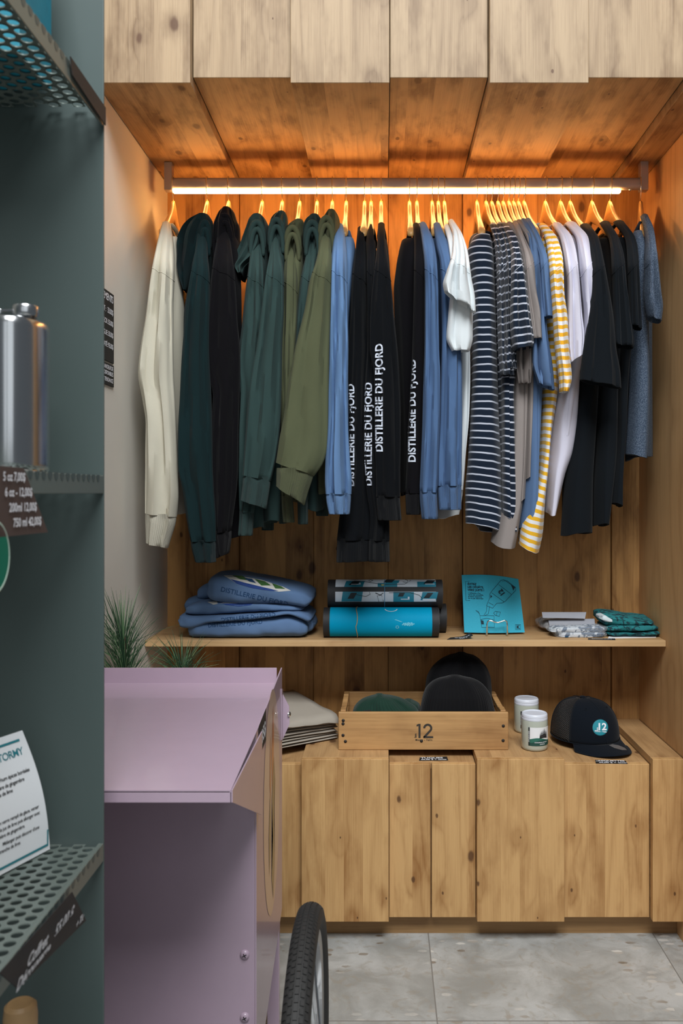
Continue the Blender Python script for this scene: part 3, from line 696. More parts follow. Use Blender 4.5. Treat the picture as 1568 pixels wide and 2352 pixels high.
def cloth_loft(rows, depth, thick, N=46, n=36, seed=0, wr=0.0035, expo=0.8, tilt=0.0, fold=0.004, hollow=0.03, cap_top=True, vs0=0.0, fk=2.0):
    """rows: (py, left px, right px); depth(py), thick(py) give the ring's distance and half thickness"""
    bm = bmesh.new(); R = cat_rows([(r[0], r[1], r[2]) for r in rows], N); rings = []; vs = []; v = vs0; pz = None
    y0, y1 = R[0][0], R[-1][0]; sd = Vector((seed*3.1, seed*1.7, seed*0.9))
    for (py, a, b) in R:
        d = depth(py); hy = thick(py); cx = X((a+b)/2, d); hx = max(0.002, abs(b-a)/2*d/F); z = Z(py, d)
        if pz is not None: v += abs(z-pz)
        pz = z; vs.append(v); ring = []; f1 = (py-y0)/(y1-y0); wgt = min(1, f1*6); tl = tilt*d/F*(f1**3)
        for k in range(n):
            q = 2*PI*k/n; c, s = math.cos(q), math.sin(q)
            nz = noise.noise(Vector((c*1.3, s*1.3, z*5.0))+sd)+0.5*noise.noise(Vector((c*3.2, s*3.2, z*9.0))+sd*2)
            dr = wr*nz*wgt
            x = cx+hx*sgn(c, expo)+dr*c*0.5
            fo = 1.7*fold*wgt*(math.sin(fk*PI*c+seed+1.6*math.sin(z*4+seed))+0.5*math.sin(fk*2.3*PI*c+2*seed+2.2*math.sin(z*6.5+seed*2)))*(1 if s < 0 else 0.6)*min(1, hx/0.03)
            y = d+hy*sgn(s, 0.9)+dr*s*1.5+fo*abs(s)
            ring.append(Vector((x, y, z-tl*c)))
        rings.append(ring)
    SEAM.clear(); SEAM.append((rings[:], y0, y1))
    if cap_top:
        c = sum(rings[0], Vector())/n; rings.insert(0, [c+(p-c)*0.55+Vector((0, 0, 0.004)) for p in rings[0]]); vs.insert(0, vs[0]-0.006)
    if hollow > 0:
        last = rings[-1]; c = sum(last, Vector())/n; hz = hollow
        inner = []
        for f, up in ((0.93, -0.0012), (0.88, 0.001), (0.84, hz)):
            inner.append([c+Vector(((p.x-c.x)*f, (p.y-c.y)*(f-0.05), p.z-c.z+up)) for p in last])
        for q in inner: rings.append(q); vs.append(vs[-1]+0.002)
    rings_loft(bm, rings, vs, True, True); return bm, v
def sl_depth(y0, ds, top=2.455): return lambda py: top+(ds-top)*min(1.0, max(0.0, (py-y0)/105.0))**0.66
def sl_thick(y0, hy): return lambda py: hy*(0.55+0.45*min(1.0, max(0.0, (py-y0)/90.0)))
def body_mesh(rows, seed=0, xlim=None, dn=2.365, yf=2.668, N=44, n=64, fold=0.006, thin=1.0, wr=0.004, hollow=0.04, tilt=0.0):
    bm = bmesh.new(); R = cat_rows([(r[0], r[1], r[2]) for r in rows], N); rings = []; vs = []; v = 0; pz = None
    y0, y1 = R[0][0], R[-1][0]; sd = Vector((seed*2.3+9, seed*1.1, seed*0.7))
    for (py, a, b) in R:
        dz = (py-y0)/100.0; g = min(1.0, dz/0.7)**0.3
        yn = 2.468+(dn-2.468)*g; yq = 2.60+(yf-2.60)*g; f1 = (py-y0)/(y1-y0)
        yc = (yn+yq)/2; L = (yq-yn)/2; cx = X((a+b)/2, dn); hx = max(0.004, abs(b-a)/2*dn/F)*thin; z = Z(py, dn)
        if pz is not None: v += abs(z-pz)
        pz = z; vs.append(v); ring = []; wg = min(1, f1*3)
        for k in range(n):
            q = 2*PI*k/n; c, s = math.cos(q), math.sin(q)
            y = yc+L*sgn(s, 0.62)
            fz = fold*wg*(math.sin(y*34+seed*1.7+1.2*math.sin(z*3+seed))+0.6*math.sin(y*71+seed+z*4))*(0.4+0.6*f1)
            nz = noise.noise(Vector((c*1.5, y*9, z*4))+sd)*wr*wg
            x = cx+hx*sgn(c, 0.75)+fz*min(1, hx/0.02)+nz
            if xlim:
                w_ = min(1.0, max(0.0, (y-2.42)/0.09)); xm = (xlim[0]+xlim[1])/2; hh = min(hx, (xlim[1]-xlim[0])/2*0.86)
                x = x*(1-w_)+(xm+(x-cx)/max(hx, 0.004)*hh)*w_
            y += wg*0.006*noise.noise(Vector((c*2.2, s*2.2, z*4))+sd*3)
            ring.append(Vector((x, y, z-tilt*dn/F*c*f1**3+0.006*wg*math.sin(q*2+seed)*f1**4)))
        rings.append(ring)
    if hollow > 0:
        last = rings[-1]; c = sum(last, Vector())/n
        for f, up in ((0.95, -0.001), (0.90, 0.001), (0.88, hollow)):
            rings.append([c+Vector(((p.x-c.x)*(f-0.1), (p.y-c.y)*f, p.z-c.z+up)) for p in last]); vs.append(vs[-1]+0.002)
    rings_loft(bm, rings, vs, True, True); return bm
def collar_mesh(px, py, w, r=0.0065, drop=0.02, dy=0.085):
    """rib round the neck: a tube loop lying on the shoulders, dipping towards the front of the garment"""
    cx = X(px, 2.465); z0 = Z(py, 2.455)+0.001; bm = bmesh.new(); pts = []
    for k in range(36):
        a = 2*PI*k/36; s = math.sin(a); c = math.cos(a)
        pts.append((cx+w*c, 2.535+dy*s, z0-abs(drop)*max(0.0, c if drop > 0 else -c)-0.012*(1-abs(s))))
    tube(bm, pts, r, 10, closed=True); return bm
MATC = {}
def fab(key):
    if key not in MATC:
        c, h = FCOL[key]
        MATC[key] = (fabric('cloth_'+key, c, heather=(0.75 if h else 0), hcol=h), rib('rib_'+key, tuple(v*0.95 for v in c), 70))
    return MATC[key]
FCOL = {
 'cream': (srgb(186, 181, 164), None), 'deepteal': (srgb(19, 36, 38), None), 'black': (srgb(13, 12, 15), None), 'green': (srgb(46, 64, 62), None),
 'olive': (srgb(80, 84, 62), None), 'blue': (srgb(92, 122, 160), None), 'inkblack': (srgb(12, 14, 17), None), 'blueb': (srgb(74, 99, 134), None),
 'white': (srgb(204, 210, 212), None), 'taupe': (srgb(136, 128, 124), None), 'blutee': (srgb(84, 108, 142), None), 'lavender': (srgb(196, 194, 208), None), 'tee_black': (srgb(18, 22, 26), None),
 'heather': (srgb(52, 64, 80), srgb(104, 116, 132)),
}
MATC['navystripe'] = (stripes('navy_white_stripes', srgb(18, 30, 46), srgb(186, 190, 202), 0.0202, 0.22), rib('rib_navy', srgb(22, 26, 38), 70))
MATC['yellowstripe'] = (stripes('yellow_white_stripes', srgb(222, 222, 224), srgb(226, 172, 40), 0.0200, 0.5), rib('rib_white', srgb(214, 214, 216), 70))

G = []   # name, category, label, hook px, colour, top py, body rows, list of sleeves [(part, rows, depth, thick, tilt, ncuff)], hood rows or None, extras
def lims(h):
    i = HOOKS.index(h); a = HOOKS[i-1] if i else h-60; b = HOOKS[i+1] if i+1 < len(HOOKS) else h+40
    a = max(a, h-40); b = min(b, h+40)
    return X((a+h)/2, RY), X((h+b)/2, RY)
def garment(name, cat_, label, hook, key, body, sleeves, hood=None, group=None, collar=None, text=None, seed=0, dn=2.365, fold=0.006, yf=2.668, rz=0.0, btilt=0.0, hanger=''):
    h = place_hanger(hook, hanger, 0.13 if 1100 < hook < 1450 else rz)
    m, rb = fab(key)
    t = thing(name, label, cat_, (X(hook, RY), RY, Z(sleeves[0][0][0][0], 2.455)), group=group)
    build('body', body_mesh(body, seed, xlim=lims(hook), dn=dn, fold=fold, yf=yf, tilt=btilt), m, t, True, 1.0)
    objs = []
    for i, s in enumerate(sleeves):
        rows, ds, hy = s[0], s[1], s[2]; opt = s[3] if len(s) > 3 else {}
        cuff = opt.get('cuff', False); y0 = rows[0][0]; top = opt.get('top', 2.455)
        dep = sl_depth(y0, ds, top); th = sl_thick(y0, hy)
        main = rows[:-1] if cuff else rows
        bm, v = cloth_loft(main, dep, th, seed=seed+i*5, tilt=opt.get('tilt', 0)*(0.7 if cuff else 1), hollow=(0.02 if cuff else 0.035), fold=opt.get('fold', 0.005), wr=opt.get('wr', 0.004), fk=opt.get('fk', 2.0))
        rg, sy0, sy1 = SEAM[0]; so = build('sleeve', bm, m, t, True, 1.0); objs.append(so)
        if i == 0 and hy >= 0.018:
            pts = []; nn = len(rg[0]); py_s = y0+(opt.get('seam', 118 if cuff else 105)); tl = 14 if hook < 1090 else -14
            for k in range(nn):
                f = (py_s+tl*math.cos(2*PI*k/nn)-sy0)/(sy1-sy0)*(len(rg)-1); a = min(len(rg)-2, max(0, int(f))); pts.append(rg[a][k].lerp(rg[a+1][k], f-a))
            bm = bmesh.new(); tube(bm, pts, 0.0009, 5, closed=True); build('shoulder_seam', bm, m, so, True)
        if cuff:
            a, b = rows[-2], rows[-1]; ins = 0.015*(a[2]-a[1])
            crow = [(a[0]-3, a[1]+ins, a[2]-ins), (a[0]+4, a[1]+ins*0.7, a[2]-ins*0.7), (b[0], b[1], b[2])]
            tlt = opt.get('tilt', 0)
            dz = ds
            bm, _ = cloth_loft(crow, lambda p: dz, lambda p: hy*0.92, N=10, seed=seed+i, tilt=tlt, hollow=0.03, fold=opt.get('fold', 0.005)*0.8, wr=0.002, cap_top=False)
            build('cuff', bm, rb, so, True, 1.0)
    if hood:
        for hr, hd, hyy in hood:
            bm, _ = cloth_loft(hr, lambda p: hd, lambda p: hyy*(0.5+0.5*min(1, (p-hr[0][0])/40.0)), N=30, seed=seed+3, wr=0.012, fold=0.008, hollow=0.02, fk=3.5)
            ho = build('hood', bm, m, t, True, 1.0)
            hy0 = hr[0][0]; wid = lambda p: [min(hr, key=lambda r: abs(r[0]-p))[i] for i in (1, 2)]
            for dy, rr_, dd in ((15, 0.0085, hd-0.045), (31, 0.0075, hd-0.054)):
                a_, b_ = sleeves[0][0][0][1], sleeves[0][0][0][2]; mid = (a_+b_)/2; hw = (13 if hook < 500 else 20) - dy*0.12
                arc = [P(mid+hw*math.sin(w)*(1.0-0.12*abs(math.sin(w))), hy0+dy+52-52*math.cos(w)*(1 if abs(w) < 1.6 else 1), dd-0.004*math.cos(w)) for w in [(-1.75+3.5*q/24) for q in range(25)]]
                bm = bmesh.new(); tube(bm, arc, [rr_*(0.45+0.55*math.cos(-1.2+2.4*q/24)) for q in range(25)], 10); build('hood_fold', bm, m, ho, True)
    if collar:
        build('collar', collar_mesh(*collar), rb, t, True)
    if text:
        tree = bvh_of(*[objs[i] for i in text['on']])
        for body_, size, px, pc, d in text['items']:
            bm = text_bm(body_, size, 0.028, 1.02); bm.transform(frame(P(px, pc, d), (text.get('lean', 0), 0, 1), (-1, 0, 0)))
            drape(bm, tree, (0, 1, 0), 0.0019, 0.006, 0.3); build('lettering', bm, text['mat'], t)['label'] = 'pale printed lettering'
    return t
PRINT = plain('pale_print', srgb(196, 202, 214), 0.7)
S = 'long-sleeved sweatshirt'
C = {'cuff': True}
garment('sweatshirt', 'sweatshirt', 'cream long-sleeved sweatshirt hanging first from the left beside the cream wall', 398, 'cream',
  [(518, 384, 402), (560, 372, 406), (650, 362, 412), (800, 350, 420), (1000, 345, 426), (1150, 348, 426), (1178, 352, 420)],
  [([(513, 374, 391), (564, 361, 398), (625, 350, 399), (711, 338, 397), (800, 324, 397), (863, 318, 397), (917, 327, 400), (975, 335, 403), (1067, 334, 408), (1131, 333, 410), (1183, 333, 405), (1252, 336, 386)], 2.30, 0.030, {'cuff': True, 'tilt': 6, 'fold': 0.006})],
  collar=(396, 517, 0.013, 0.006, 0.015, 0.075), seed=1, hanger='wooden hanger holding the cream sweatshirt, leftmost on the rail')
garment('hoodie', 'hoodie', 'very dark teal hoodie with drooping hood, second from the left', 476, 'deepteal',
  [(515, 462, 482), (560, 440, 482), (680, 418, 478), (830, 402, 480), (880, 400, 484), (1000, 415, 488), (1180, 425, 490), (1230, 428, 490)],
  [([(518, 464, 478), (532, 455, 475), (583, 448, 477), (647, 437, 482), (711, 428, 482), (800, 420, 480), (917, 414, 485), (1003, 409, 487), (1067, 408, 488), (1131, 420, 491), (1195, 429, 495), (1243, 438, 496), (1290, 448, 496)], 2.295, 0.028, C)],
  hood=[([(496, 455, 480), (508, 434, 487), (530, 416, 489), (567, 403, 484), (612, 404, 468), (646, 414, 452), (674, 428, 438)], 2.43, 0.055)], seed=2, hanger='wooden hanger in the dark teal hoodie, second from the left')
garment('hoodie', 'hoodie', 'black hoodie with bunched hood, third from the left between two green hoodies', 525, 'black',
  [(505, 510, 535), (560, 498, 545), (800, 480, 552), (1000, 498, 556), (1150, 510, 562), (1235, 516, 566)],
  [([(512, 508, 524), (530, 503, 526), (564, 496, 530), (615, 488, 536), (679, 482, 541), (743, 477, 545), (800, 473, 551), (850, 474, 552), (907, 490, 551), (1003, 486, 548), (1099, 486, 546), (1222, 488, 532), (1275, 498, 526)], 2.315, 0.028, {'cuff': True, 'tilt': -6})],
  hood=[([(481, 512, 532), (490, 503, 538), (506, 497, 543), (528, 492, 552), (560, 490, 553), (610, 492, 552)], 2.44, 0.055)], seed=3, hanger='wooden hanger in the black hoodie, third from the left')
garment('hoodie', 'hoodie', 'dark green hoodie with its hood tip drooping left, beside the black hoodie', 602, 'green',
  [(525, 588, 612), (580, 575, 612), (800, 552, 606), (1000, 555, 606), (1180, 558, 600), (1215, 560, 600)],
  [([(530, 582, 598), (570, 576, 601), (615, 570, 605), (666, 564, 606), (743, 556, 610), (800, 549, 606), (844, 545, 606), (907, 553, 602), (1003, 550, 600), (1100, 549, 594), (1177, 549, 583), (1229, 546, 580)], 2.345, 0.022, C)],
  hood=[([(496, 580, 602), (505, 572, 610), (526, 566, 617), (566, 552, 616), (598, 538, 600), (622, 534, 570), (637, 548, 562)], 2.43, 0.05)], seed=4, hanger='wooden hanger in the green hoodie with drooping hood tip')
garment('hoodie', 'hoodie', 'dark green hoodie with a wide front sleeve, left of the olive hoodies', 648, 'green',
  [(520, 636, 656), (570, 622, 658), (800, 604, 650), (1000, 598, 650), (1150, 596, 648), (1200, 598, 646)],
  [([(526, 628, 642), (567, 622, 642), (615, 614, 649), (647, 609, 652), (711, 601, 652), (800, 589, 648), (844, 581, 647), (939, 569, 645), (1035, 561, 636), (1098, 557, 621), (1158, 553, 612)], 2.305, 0.026, {'cuff': True, 'tilt': 10}),
   ([(560, 615, 640), (1000, 606, 632), (1150, 603, 629), (1217, 601, 628)], 2.56, 0.02, C)],
  hood=[([(490, 638, 656), (500, 628, 660), (519, 619, 661), (545, 617, 661), (585, 618, 656)], 2.43, 0.05)], seed=5, hanger='wooden hanger in the second dark green hoodie')
garment('hoodie', 'hoodie', 'narrow-looking olive hoodie squeezed between two dark green hoodies', 688, 'olive',
  [(540, 672, 694), (590, 664, 696), (800, 652, 690), (1000, 654, 690), (1150, 656, 688)],
  [([(542, 663, 680), (583, 656, 680), (631, 652, 683), (679, 651, 683), (800, 648, 679), (900, 646, 676), (1050, 645, 674), (1142, 646, 673), (1199, 650, 676)], 2.35, 0.02, C)],
  hood=[([(508, 676, 696), (519, 664, 700), (540, 655, 700), (566, 652, 694), (610, 655, 690)], 2.43, 0.045)], seed=6, hanger='wooden hanger set lower than its neighbours, in the narrow olive hoodie')
garment('hoodie', 'hoodie', 'dark green hoodie half hidden behind the wide olive sleeve', 728, 'green',
  [(525, 712, 734), (580, 700, 736), (800, 690, 738), (1000, 694, 740), (1130, 698, 742), (1170, 700, 742)],
  [([(530, 708, 726), (551, 707, 728), (583, 702, 730), (644, 690, 727), (711, 683, 724), (800, 675, 720), (844, 672, 716), (1000, 680, 712), (1147, 683, 707), (1203, 684, 707)], 2.355, 0.02, C),
   ([(600, 712, 742), (900, 715, 752), (1127, 720, 752), (1184, 726, 754)], 2.54, 0.02, C)],
  hood=[([(496, 712, 732), (505, 704, 738), (526, 698, 743), (555, 695, 742), (600, 698, 734)], 2.43, 0.045)], seed=7, hanger='wooden hanger in the half hidden green hoodie')
garment('hoodie', 'hoodie', 'olive hoodie with a broad sleeve swung across the front, left of the light blue sweatshirt', 763, 'olive',
  [(520, 744, 772), (570, 732, 774), (800, 724, 762), (1000, 726, 756), (1130, 728, 754)],
  [([(522, 743, 756), (558, 734, 760), (602, 726, 762), (647, 711, 762), (711, 700, 761), (800, 679, 758), (844, 671, 757), (907, 659, 756), (971, 650, 755), (1019, 642, 752), (1051, 638, 742), (1078, 634, 722), (1138, 634, 700)], 2.268, 0.026, {'cuff': True, 'tilt': 22, 'fold': 0.004})],
  hood=[([(486, 752, 770), (498, 744, 776), (513, 738, 780), (534, 736, 780), (580, 738, 770)], 2.425, 0.05)], seed=8, hanger='wooden hanger in the olive hoodie with the broad sleeve')
garment('sweatshirt', 'sweatshirt', 'light blue crewneck sweatshirt at left of the black printed shirts', 795, 'blue',
  [(520, 780, 812), (560, 778, 818), (650, 774, 814), (800, 770, 803), (1000, 766, 803), (1100, 764, 800)],
  [([(518, 775, 788), (552, 766, 793), (593, 761, 796), (634, 759, 797), (703, 758, 799), (799, 757, 800), (892, 755, 799), (976, 753, 800), (1060, 747, 804), (1103, 746, 807), (1135, 748, 806), (1180, 755, 803)], 2.275, 0.026, {'cuff': True, 'fold': 0.007})],
  collar=(800, 533, 0.015, 0.006, 0.055, 0.08), seed=9, hanger='wooden hanger in the light blue crewneck sweatshirt')
L3 = 'DISTILLERIE DU FJORD'
garment('long_sleeve_shirt', 'shirt', 'black long-sleeved shirt with pale lettering half hidden behind the light blue sleeve', 837, 'inkblack',
  [(528, 824, 842), (570, 815, 844), (800, 806, 846), (1000, 808, 850), (1150, 810, 850)],
  [([(524, 821, 835), (566, 817, 838), (607, 811, 841), (662, 806, 843), (744, 803, 844), (799, 801, 845), (892, 799, 840), (976, 802, 840), (1060, 800, 852), (1131, 788, 858), (1181, 779, 858), (1240, 773, 855), (1289, 772, 853)], 2.338, 0.020, {'cuff': True, 'tilt': -2})],
  text={'on': [0], 'mat': PRINT, 'items': [(L3, 0.0265, 806, 1000, 2.325)]}, collar=(834, 526, 0.011, 0.005, 0.02, 0.075), seed=10, hanger='wooden hanger in the black shirt next to the light blue sweatshirt')
garment('long_sleeve_shirt', 'shirt', 'black long-sleeved shirt with pale lettering reaching lowest, middle of the three black printed shirts', 852, 'inkblack',
  [(525, 846, 862), (570, 842, 866), (800, 842, 870), (1000, 844, 874), (1140, 846, 876)],
  [([(519, 846, 857), (552, 841, 859), (607, 843, 862), (670, 844, 865), (771, 845, 868), (892, 838, 866), (948, 836, 864), (1032, 836, 864), (1131, 843, 880), (1195, 850, 893), (1241, 846, 894), (1289, 846, 895)], 2.314, 0.018, C)],
  text={'on': [0], 'mat': PRINT, 'items': [(L3, 0.0265, 847, 1000, 2.35)]}, collar=(854, 522, 0.010, 0.005, 0.02, 0.075), seed=11, hanger='wooden hanger in the middle black printed shirt')
garment('long_sleeve_shirt', 'shirt', 'black long-sleeved shirt whose whole sleeve lettering can be read', 875, 'inkblack',
  [(522, 868, 888), (570, 864, 894), (700, 860, 902), (900, 868, 918), (1100, 868, 916), (1170, 868, 914)],
  [([(515, 868, 883), (552, 866, 885), (593, 863, 889), (648, 856, 897), (703, 851, 902), (799, 848, 911), (864, 858, 915), (948, 860, 918), (1060, 862, 919), (1141, 863, 919), (1194, 867, 922)], 2.285, 0.022, {'cuff': True, 'fold': 0.004})],
  text={'on': [0], 'mat': PRINT, 'items': [(L3, 0.0272, 871, 916, 2.285)]}, collar=(877, 518, 0.010, 0.005, 0.02, 0.075), seed=12, hanger='wooden hanger in the black shirt with readable lettering')
garment('sweatshirt', 'sweatshirt', 'black crewneck sweatshirt with its front turned left, left of the two mid blue sweatshirts', 940, 'black',
  [(522, 922, 968), (560, 914, 972), (610, 907, 974), (656, 902, 976), (800, 908, 976), (1000, 918, 970), (1135, 925, 968)],
  [([(516, 948, 962), (560, 951, 972), (640, 950, 976), (800, 946, 976), (976, 938, 972), (1060, 934, 970), (1133, 930, 966), (1181, 932, 966)], 2.325, 0.022, {'cuff': True, 'fold': 0.0015})],
  text={'on': [0], 'mat': PRINT, 'items': [(L3, 0.0265, 946, 945, 2.325)]}, collar=(944, 530, 0.020, 0.006, -0.045, 0.075), seed=13, hanger='wooden hanger in the black crewneck sweatshirt')
garment('sweatshirt', 'sweatshirt', 'mid blue crewneck sweatshirt next to the black crewneck', 957, 'blueb',
  [(520, 962, 985), (560, 966, 1000), (700, 974, 1008), (1000, 968, 1010), (1130, 968, 1006)],
  [([(514, 963, 978), (552, 968, 995), (607, 973, 1003), (689, 975, 1007), (799, 974, 1008), (860, 972, 1011), (980, 969, 1009), (1060, 966, 1006), (1131, 963, 1004), (1191, 968, 1006)], 2.29, 0.024, C)],
  collar=(965, 517, 0.014, 0.006, 0.02, 0.08), seed=14, hanger='wooden hanger in the mid blue sweatshirt beside the black crewneck')
garment('sweatshirt', 'sweatshirt', 'mid blue crewneck sweatshirt beside the white tee shirts', 992, 'blueb',
  [(522, 990, 1020), (560, 994, 1034), (640, 1000, 1044), (800, 1008, 1052), (1000, 1010, 1056), (1130, 1012, 1054)],
  [([(515, 995, 1010), (566, 1001, 1030), (607, 1010, 1038), (689, 1014, 1046), (780, 1014, 1058), (892, 1011, 1061), (1000, 1008, 1061), (1060, 1005, 1060), (1116, 1004, 1060), (1170, 1007, 1059)], 2.30, 0.025, C)],
  collar=(1000, 520, 0.016, 0.006, 0.02, 0.08), seed=15, hanger='wooden hanger turned slightly, in the mid blue sweatshirt beside the white tees')
T = 't_shirt'
garment(T, 't-shirt', 'white tee shirt hanging just behind the frontmost white tee, its sleeve the lower one', 1006, 'white',
  [(525, 1020, 1046), (600, 1030, 1066), (700, 1042, 1082), (836, 1052, 1085), (948, 1048, 1083), (1060, 1035, 1074), (1145, 1016, 1066), (1187, 1008, 1058)],
  [([(519, 1019, 1032), (570, 1030, 1050), (640, 1036, 1070), (690, 1032, 1086), (730, 1028, 1085), (777, 1024, 1085), (806, 1036, 1078)], 2.272, 0.020, {'fold': 0.004, 'fk': 1.3})],
  collar=(1022, 522, 0.012, 0.005, 0.02, 0.075), seed=16, fold=0.004, hanger='wooden hanger in the rear one of the two white tees beside the blue sweatshirts')
garment(T, 't-shirt', 'frontmost white tee shirt with a flared sleeve, left of the navy striped shirts', 1020, 'white',
  [(518, 1036, 1056), (560, 1044, 1066), (700, 1056, 1084), (836, 1066, 1086), (948, 1064, 1083), (1060, 1056, 1074), (1130, 1048, 1068)],
  [([(508, 1029, 1042), (540, 1040, 1061), (579, 1038, 1073), (634, 1024, 1082), (668, 1017, 1090), (694, 1020, 1092)], 2.235, 0.026, {'tilt': 24, 'fold': 0.007})],
  collar=(1036, 512, 0.012, 0.005, 0.02, 0.075), seed=17, fold=0.004, hanger='wooden hanger in the frontmost white tee')
garment(T, 't-shirt', 'leftmost navy striped tee, long, its whole front showing', 1095, 'navystripe',
  [(512, 1100, 1134), (535, 1086, 1140), (562, 1071, 1143), (646, 1082, 1146), (750, 1085, 1150), (860, 1084, 1154), (948, 1079, 1156), (1060, 1070, 1162), (1145, 1062, 1166), (1212, 1062, 1169)],
  [([(516, 1124, 1140), (560, 1136, 1158), (640, 1142, 1166), (720, 1143, 1172), (800, 1144, 1176), (862, 1148, 1180)], 2.345, 0.018, {'fold': 0.010, 'fk': 3})],
  collar=(1112, 534, 0.030, 0.006, -0.040, 0.075), seed=18, fold=0.003, dn=2.38, btilt=9, hanger='wooden hanger in the striped navy tee whose front shows, leftmost of the dense right group')
garment(T, 't-shirt', 'second navy striped tee from the left, with a narrow bunched sleeve', 1116, 'navystripe',
  [(520, 1140, 1160), (560, 1146, 1170), (700, 1150, 1180), (800, 1152, 1184), (1000, 1154, 1182), (1190, 1158, 1184)],
  [([(514, 1141, 1154), (560, 1154, 1170), (640, 1160, 1178), (740, 1160, 1180), (810, 1158, 1184), (846, 1162, 1186)], 2.335, 0.016, {'fold': 0.010, 'fk': 3})], seed=19, fold=0.003, hanger='wooden hanger in the second striped navy tee')
garment(T, 't-shirt', 'third navy striped tee from the left, with a full round sleeve', 1129, 'navystripe',
  [(522, 1150, 1172), (560, 1154, 1180), (800, 1160, 1196), (900, 1162, 1184), (1000, 1164, 1188), (1120, 1166, 1194), (1216, 1166, 1196)],
  [([(515, 1150, 1163), (549, 1166, 1188), (596, 1174, 1198), (663, 1173, 1209), (730, 1171, 1218), (788, 1176, 1226), (800, 1180, 1224)], 2.295, 0.028, {'fold': 0.004, 'tilt': -4})], seed=20, fold=0.003, hanger='wooden hanger in the striped navy tee with the full round sleeve')
garment(T, 't-shirt', 'taupe tee shirt beside the striped navy tees, its rumpled sleeve hanging lower', 1143, 'taupe',
  [(520, 1164, 1188), (560, 1170, 1200), (800, 1178, 1222), (900, 1178, 1216), (1030, 1174, 1214), (1142, 1160, 1212), (1200, 1144, 1204), (1256, 1131, 1192)],
  [([(513, 1162, 1176), (549, 1180, 1200), (650, 1186, 1212), (760, 1186, 1222), (830, 1185, 1224), (880, 1190, 1218)], 2.34, 0.020, {'fold': 0.012, 'fk': 3})], seed=21, fold=0.004, btilt=10, hanger='wooden hanger in the taupe tee with the rumpled sleeve')
garment(T, 't-shirt', 'taupe tee shirt whose smooth sleeve ends higher, left of the blue tees', 1155, 'taupe',
  [(520, 1176, 1198), (560, 1186, 1212), (800, 1196, 1226), (1000, 1196, 1216), (1150, 1190, 1212)],
  [([(511, 1176, 1190), (549, 1188, 1206), (596, 1198, 1224), (663, 1205, 1230), (730, 1214, 1242), (778, 1222, 1244)], 2.305, 0.022, {'fold': 0.005})], seed=22, fold=0.003, hanger='wooden hanger in the taupe tee with the smooth sleeve')
garment(T, 't-shirt', 'taupe tee shirt showing only a sliver, directly left of the blue tees', 1168, 'taupe',
  [(520, 1188, 1206), (560, 1198, 1220), (800, 1208, 1230), (1100, 1206, 1222)],
  [([(508, 1184, 1198), (549, 1208, 1226), (596, 1220, 1236), (663, 1228, 1243), (717, 1230, 1245)], 2.33, 0.018, {})], seed=23, fold=0.003, hanger='wooden hanger in the taupe tee seen only as a sliver')
garment(T, 't-shirt', 'blue tee shirt with the lower wide sleeve end, right of the taupe tees', 1179, 'blutee',
  [(516, 1196, 1218), (560, 1206, 1236), (800, 1215, 1250), (900, 1216, 1244), (1033, 1212, 1242), (1140, 1204, 1243), (1215, 1199, 1243)],
  [([(506, 1194, 1208), (549, 1212, 1234), (650, 1220, 1248), (760, 1222, 1256), (840, 1221, 1268), (888, 1234, 1272)], 2.325, 0.024, {'fold': 0.008, 'tilt': 8})], seed=24, fold=0.004, hanger='wooden hanger in the blue tee with the lower sleeve')
garment(T, 't-shirt', 'blue tee shirt with the higher sleeve, beside the yellow striped tee', 1190, 'blutee',
  [(514, 1208, 1228), (560, 1224, 1248), (800, 1230, 1256), (1000, 1228, 1246), (1160, 1224, 1240)],
  [([(505, 1204, 1218), (549, 1224, 1242), (596, 1238, 1256), (663, 1242, 1264), (728, 1246, 1272)], 2.305, 0.022, {'fold': 0.005})], seed=25, fold=0.003, hanger='wooden hanger in the blue tee beside the yellow stripes')
garment(T, 't-shirt', 'white tee with broad yellow stripes, the only yellow garment on the rail', 1203, 'yellowstripe',
  [(522, 1236, 1262), (560, 1246, 1276), (800, 1252, 1296), (903, 1250, 1288), (997, 1249, 1274), (1070, 1244, 1268), (1142, 1230, 1260), (1215, 1198, 1256), (1262, 1194, 1246)],
  [([(517, 1236, 1254), (549, 1252, 1280), (596, 1260, 1292), (673, 1266, 1295), (730, 1270, 1303), (800, 1276, 1306), (867, 1284, 1312), (900, 1286, 1304)], 2.275, 0.024, {'fold': 0.006})],
  collar=(1236, 516, 0.014, 0.0055, 0.02, 0.078), seed=26, fold=0.003, btilt=10, hanger='wooden hanger in the yellow striped tee')
garment(T, 't-shirt', 'white tee shirt directly right of the yellow striped tee, its sleeve hem lower', 1252, 'lavender',
  [(518, 1274, 1300), (560, 1288, 1320), (800, 1300, 1340), (852, 1300, 1338), (961, 1274, 1334), (1034, 1268, 1324), (1088, 1262, 1306), (1180, 1260, 1286)],
  [([(515, 1268, 1288), (549, 1287, 1314), (596, 1296, 1324), (663, 1303, 1331), (730, 1303, 1336), (781, 1303, 1341), (824, 1308, 1336)], 2.285, 0.026, {'fold': 0.006, 'tilt': -10})],
  collar=(1276, 514, 0.014, 0.0055, 0.02, 0.078), seed=27, fold=0.003, hanger='wooden hanger in the white tee right of the yellow striped tee')
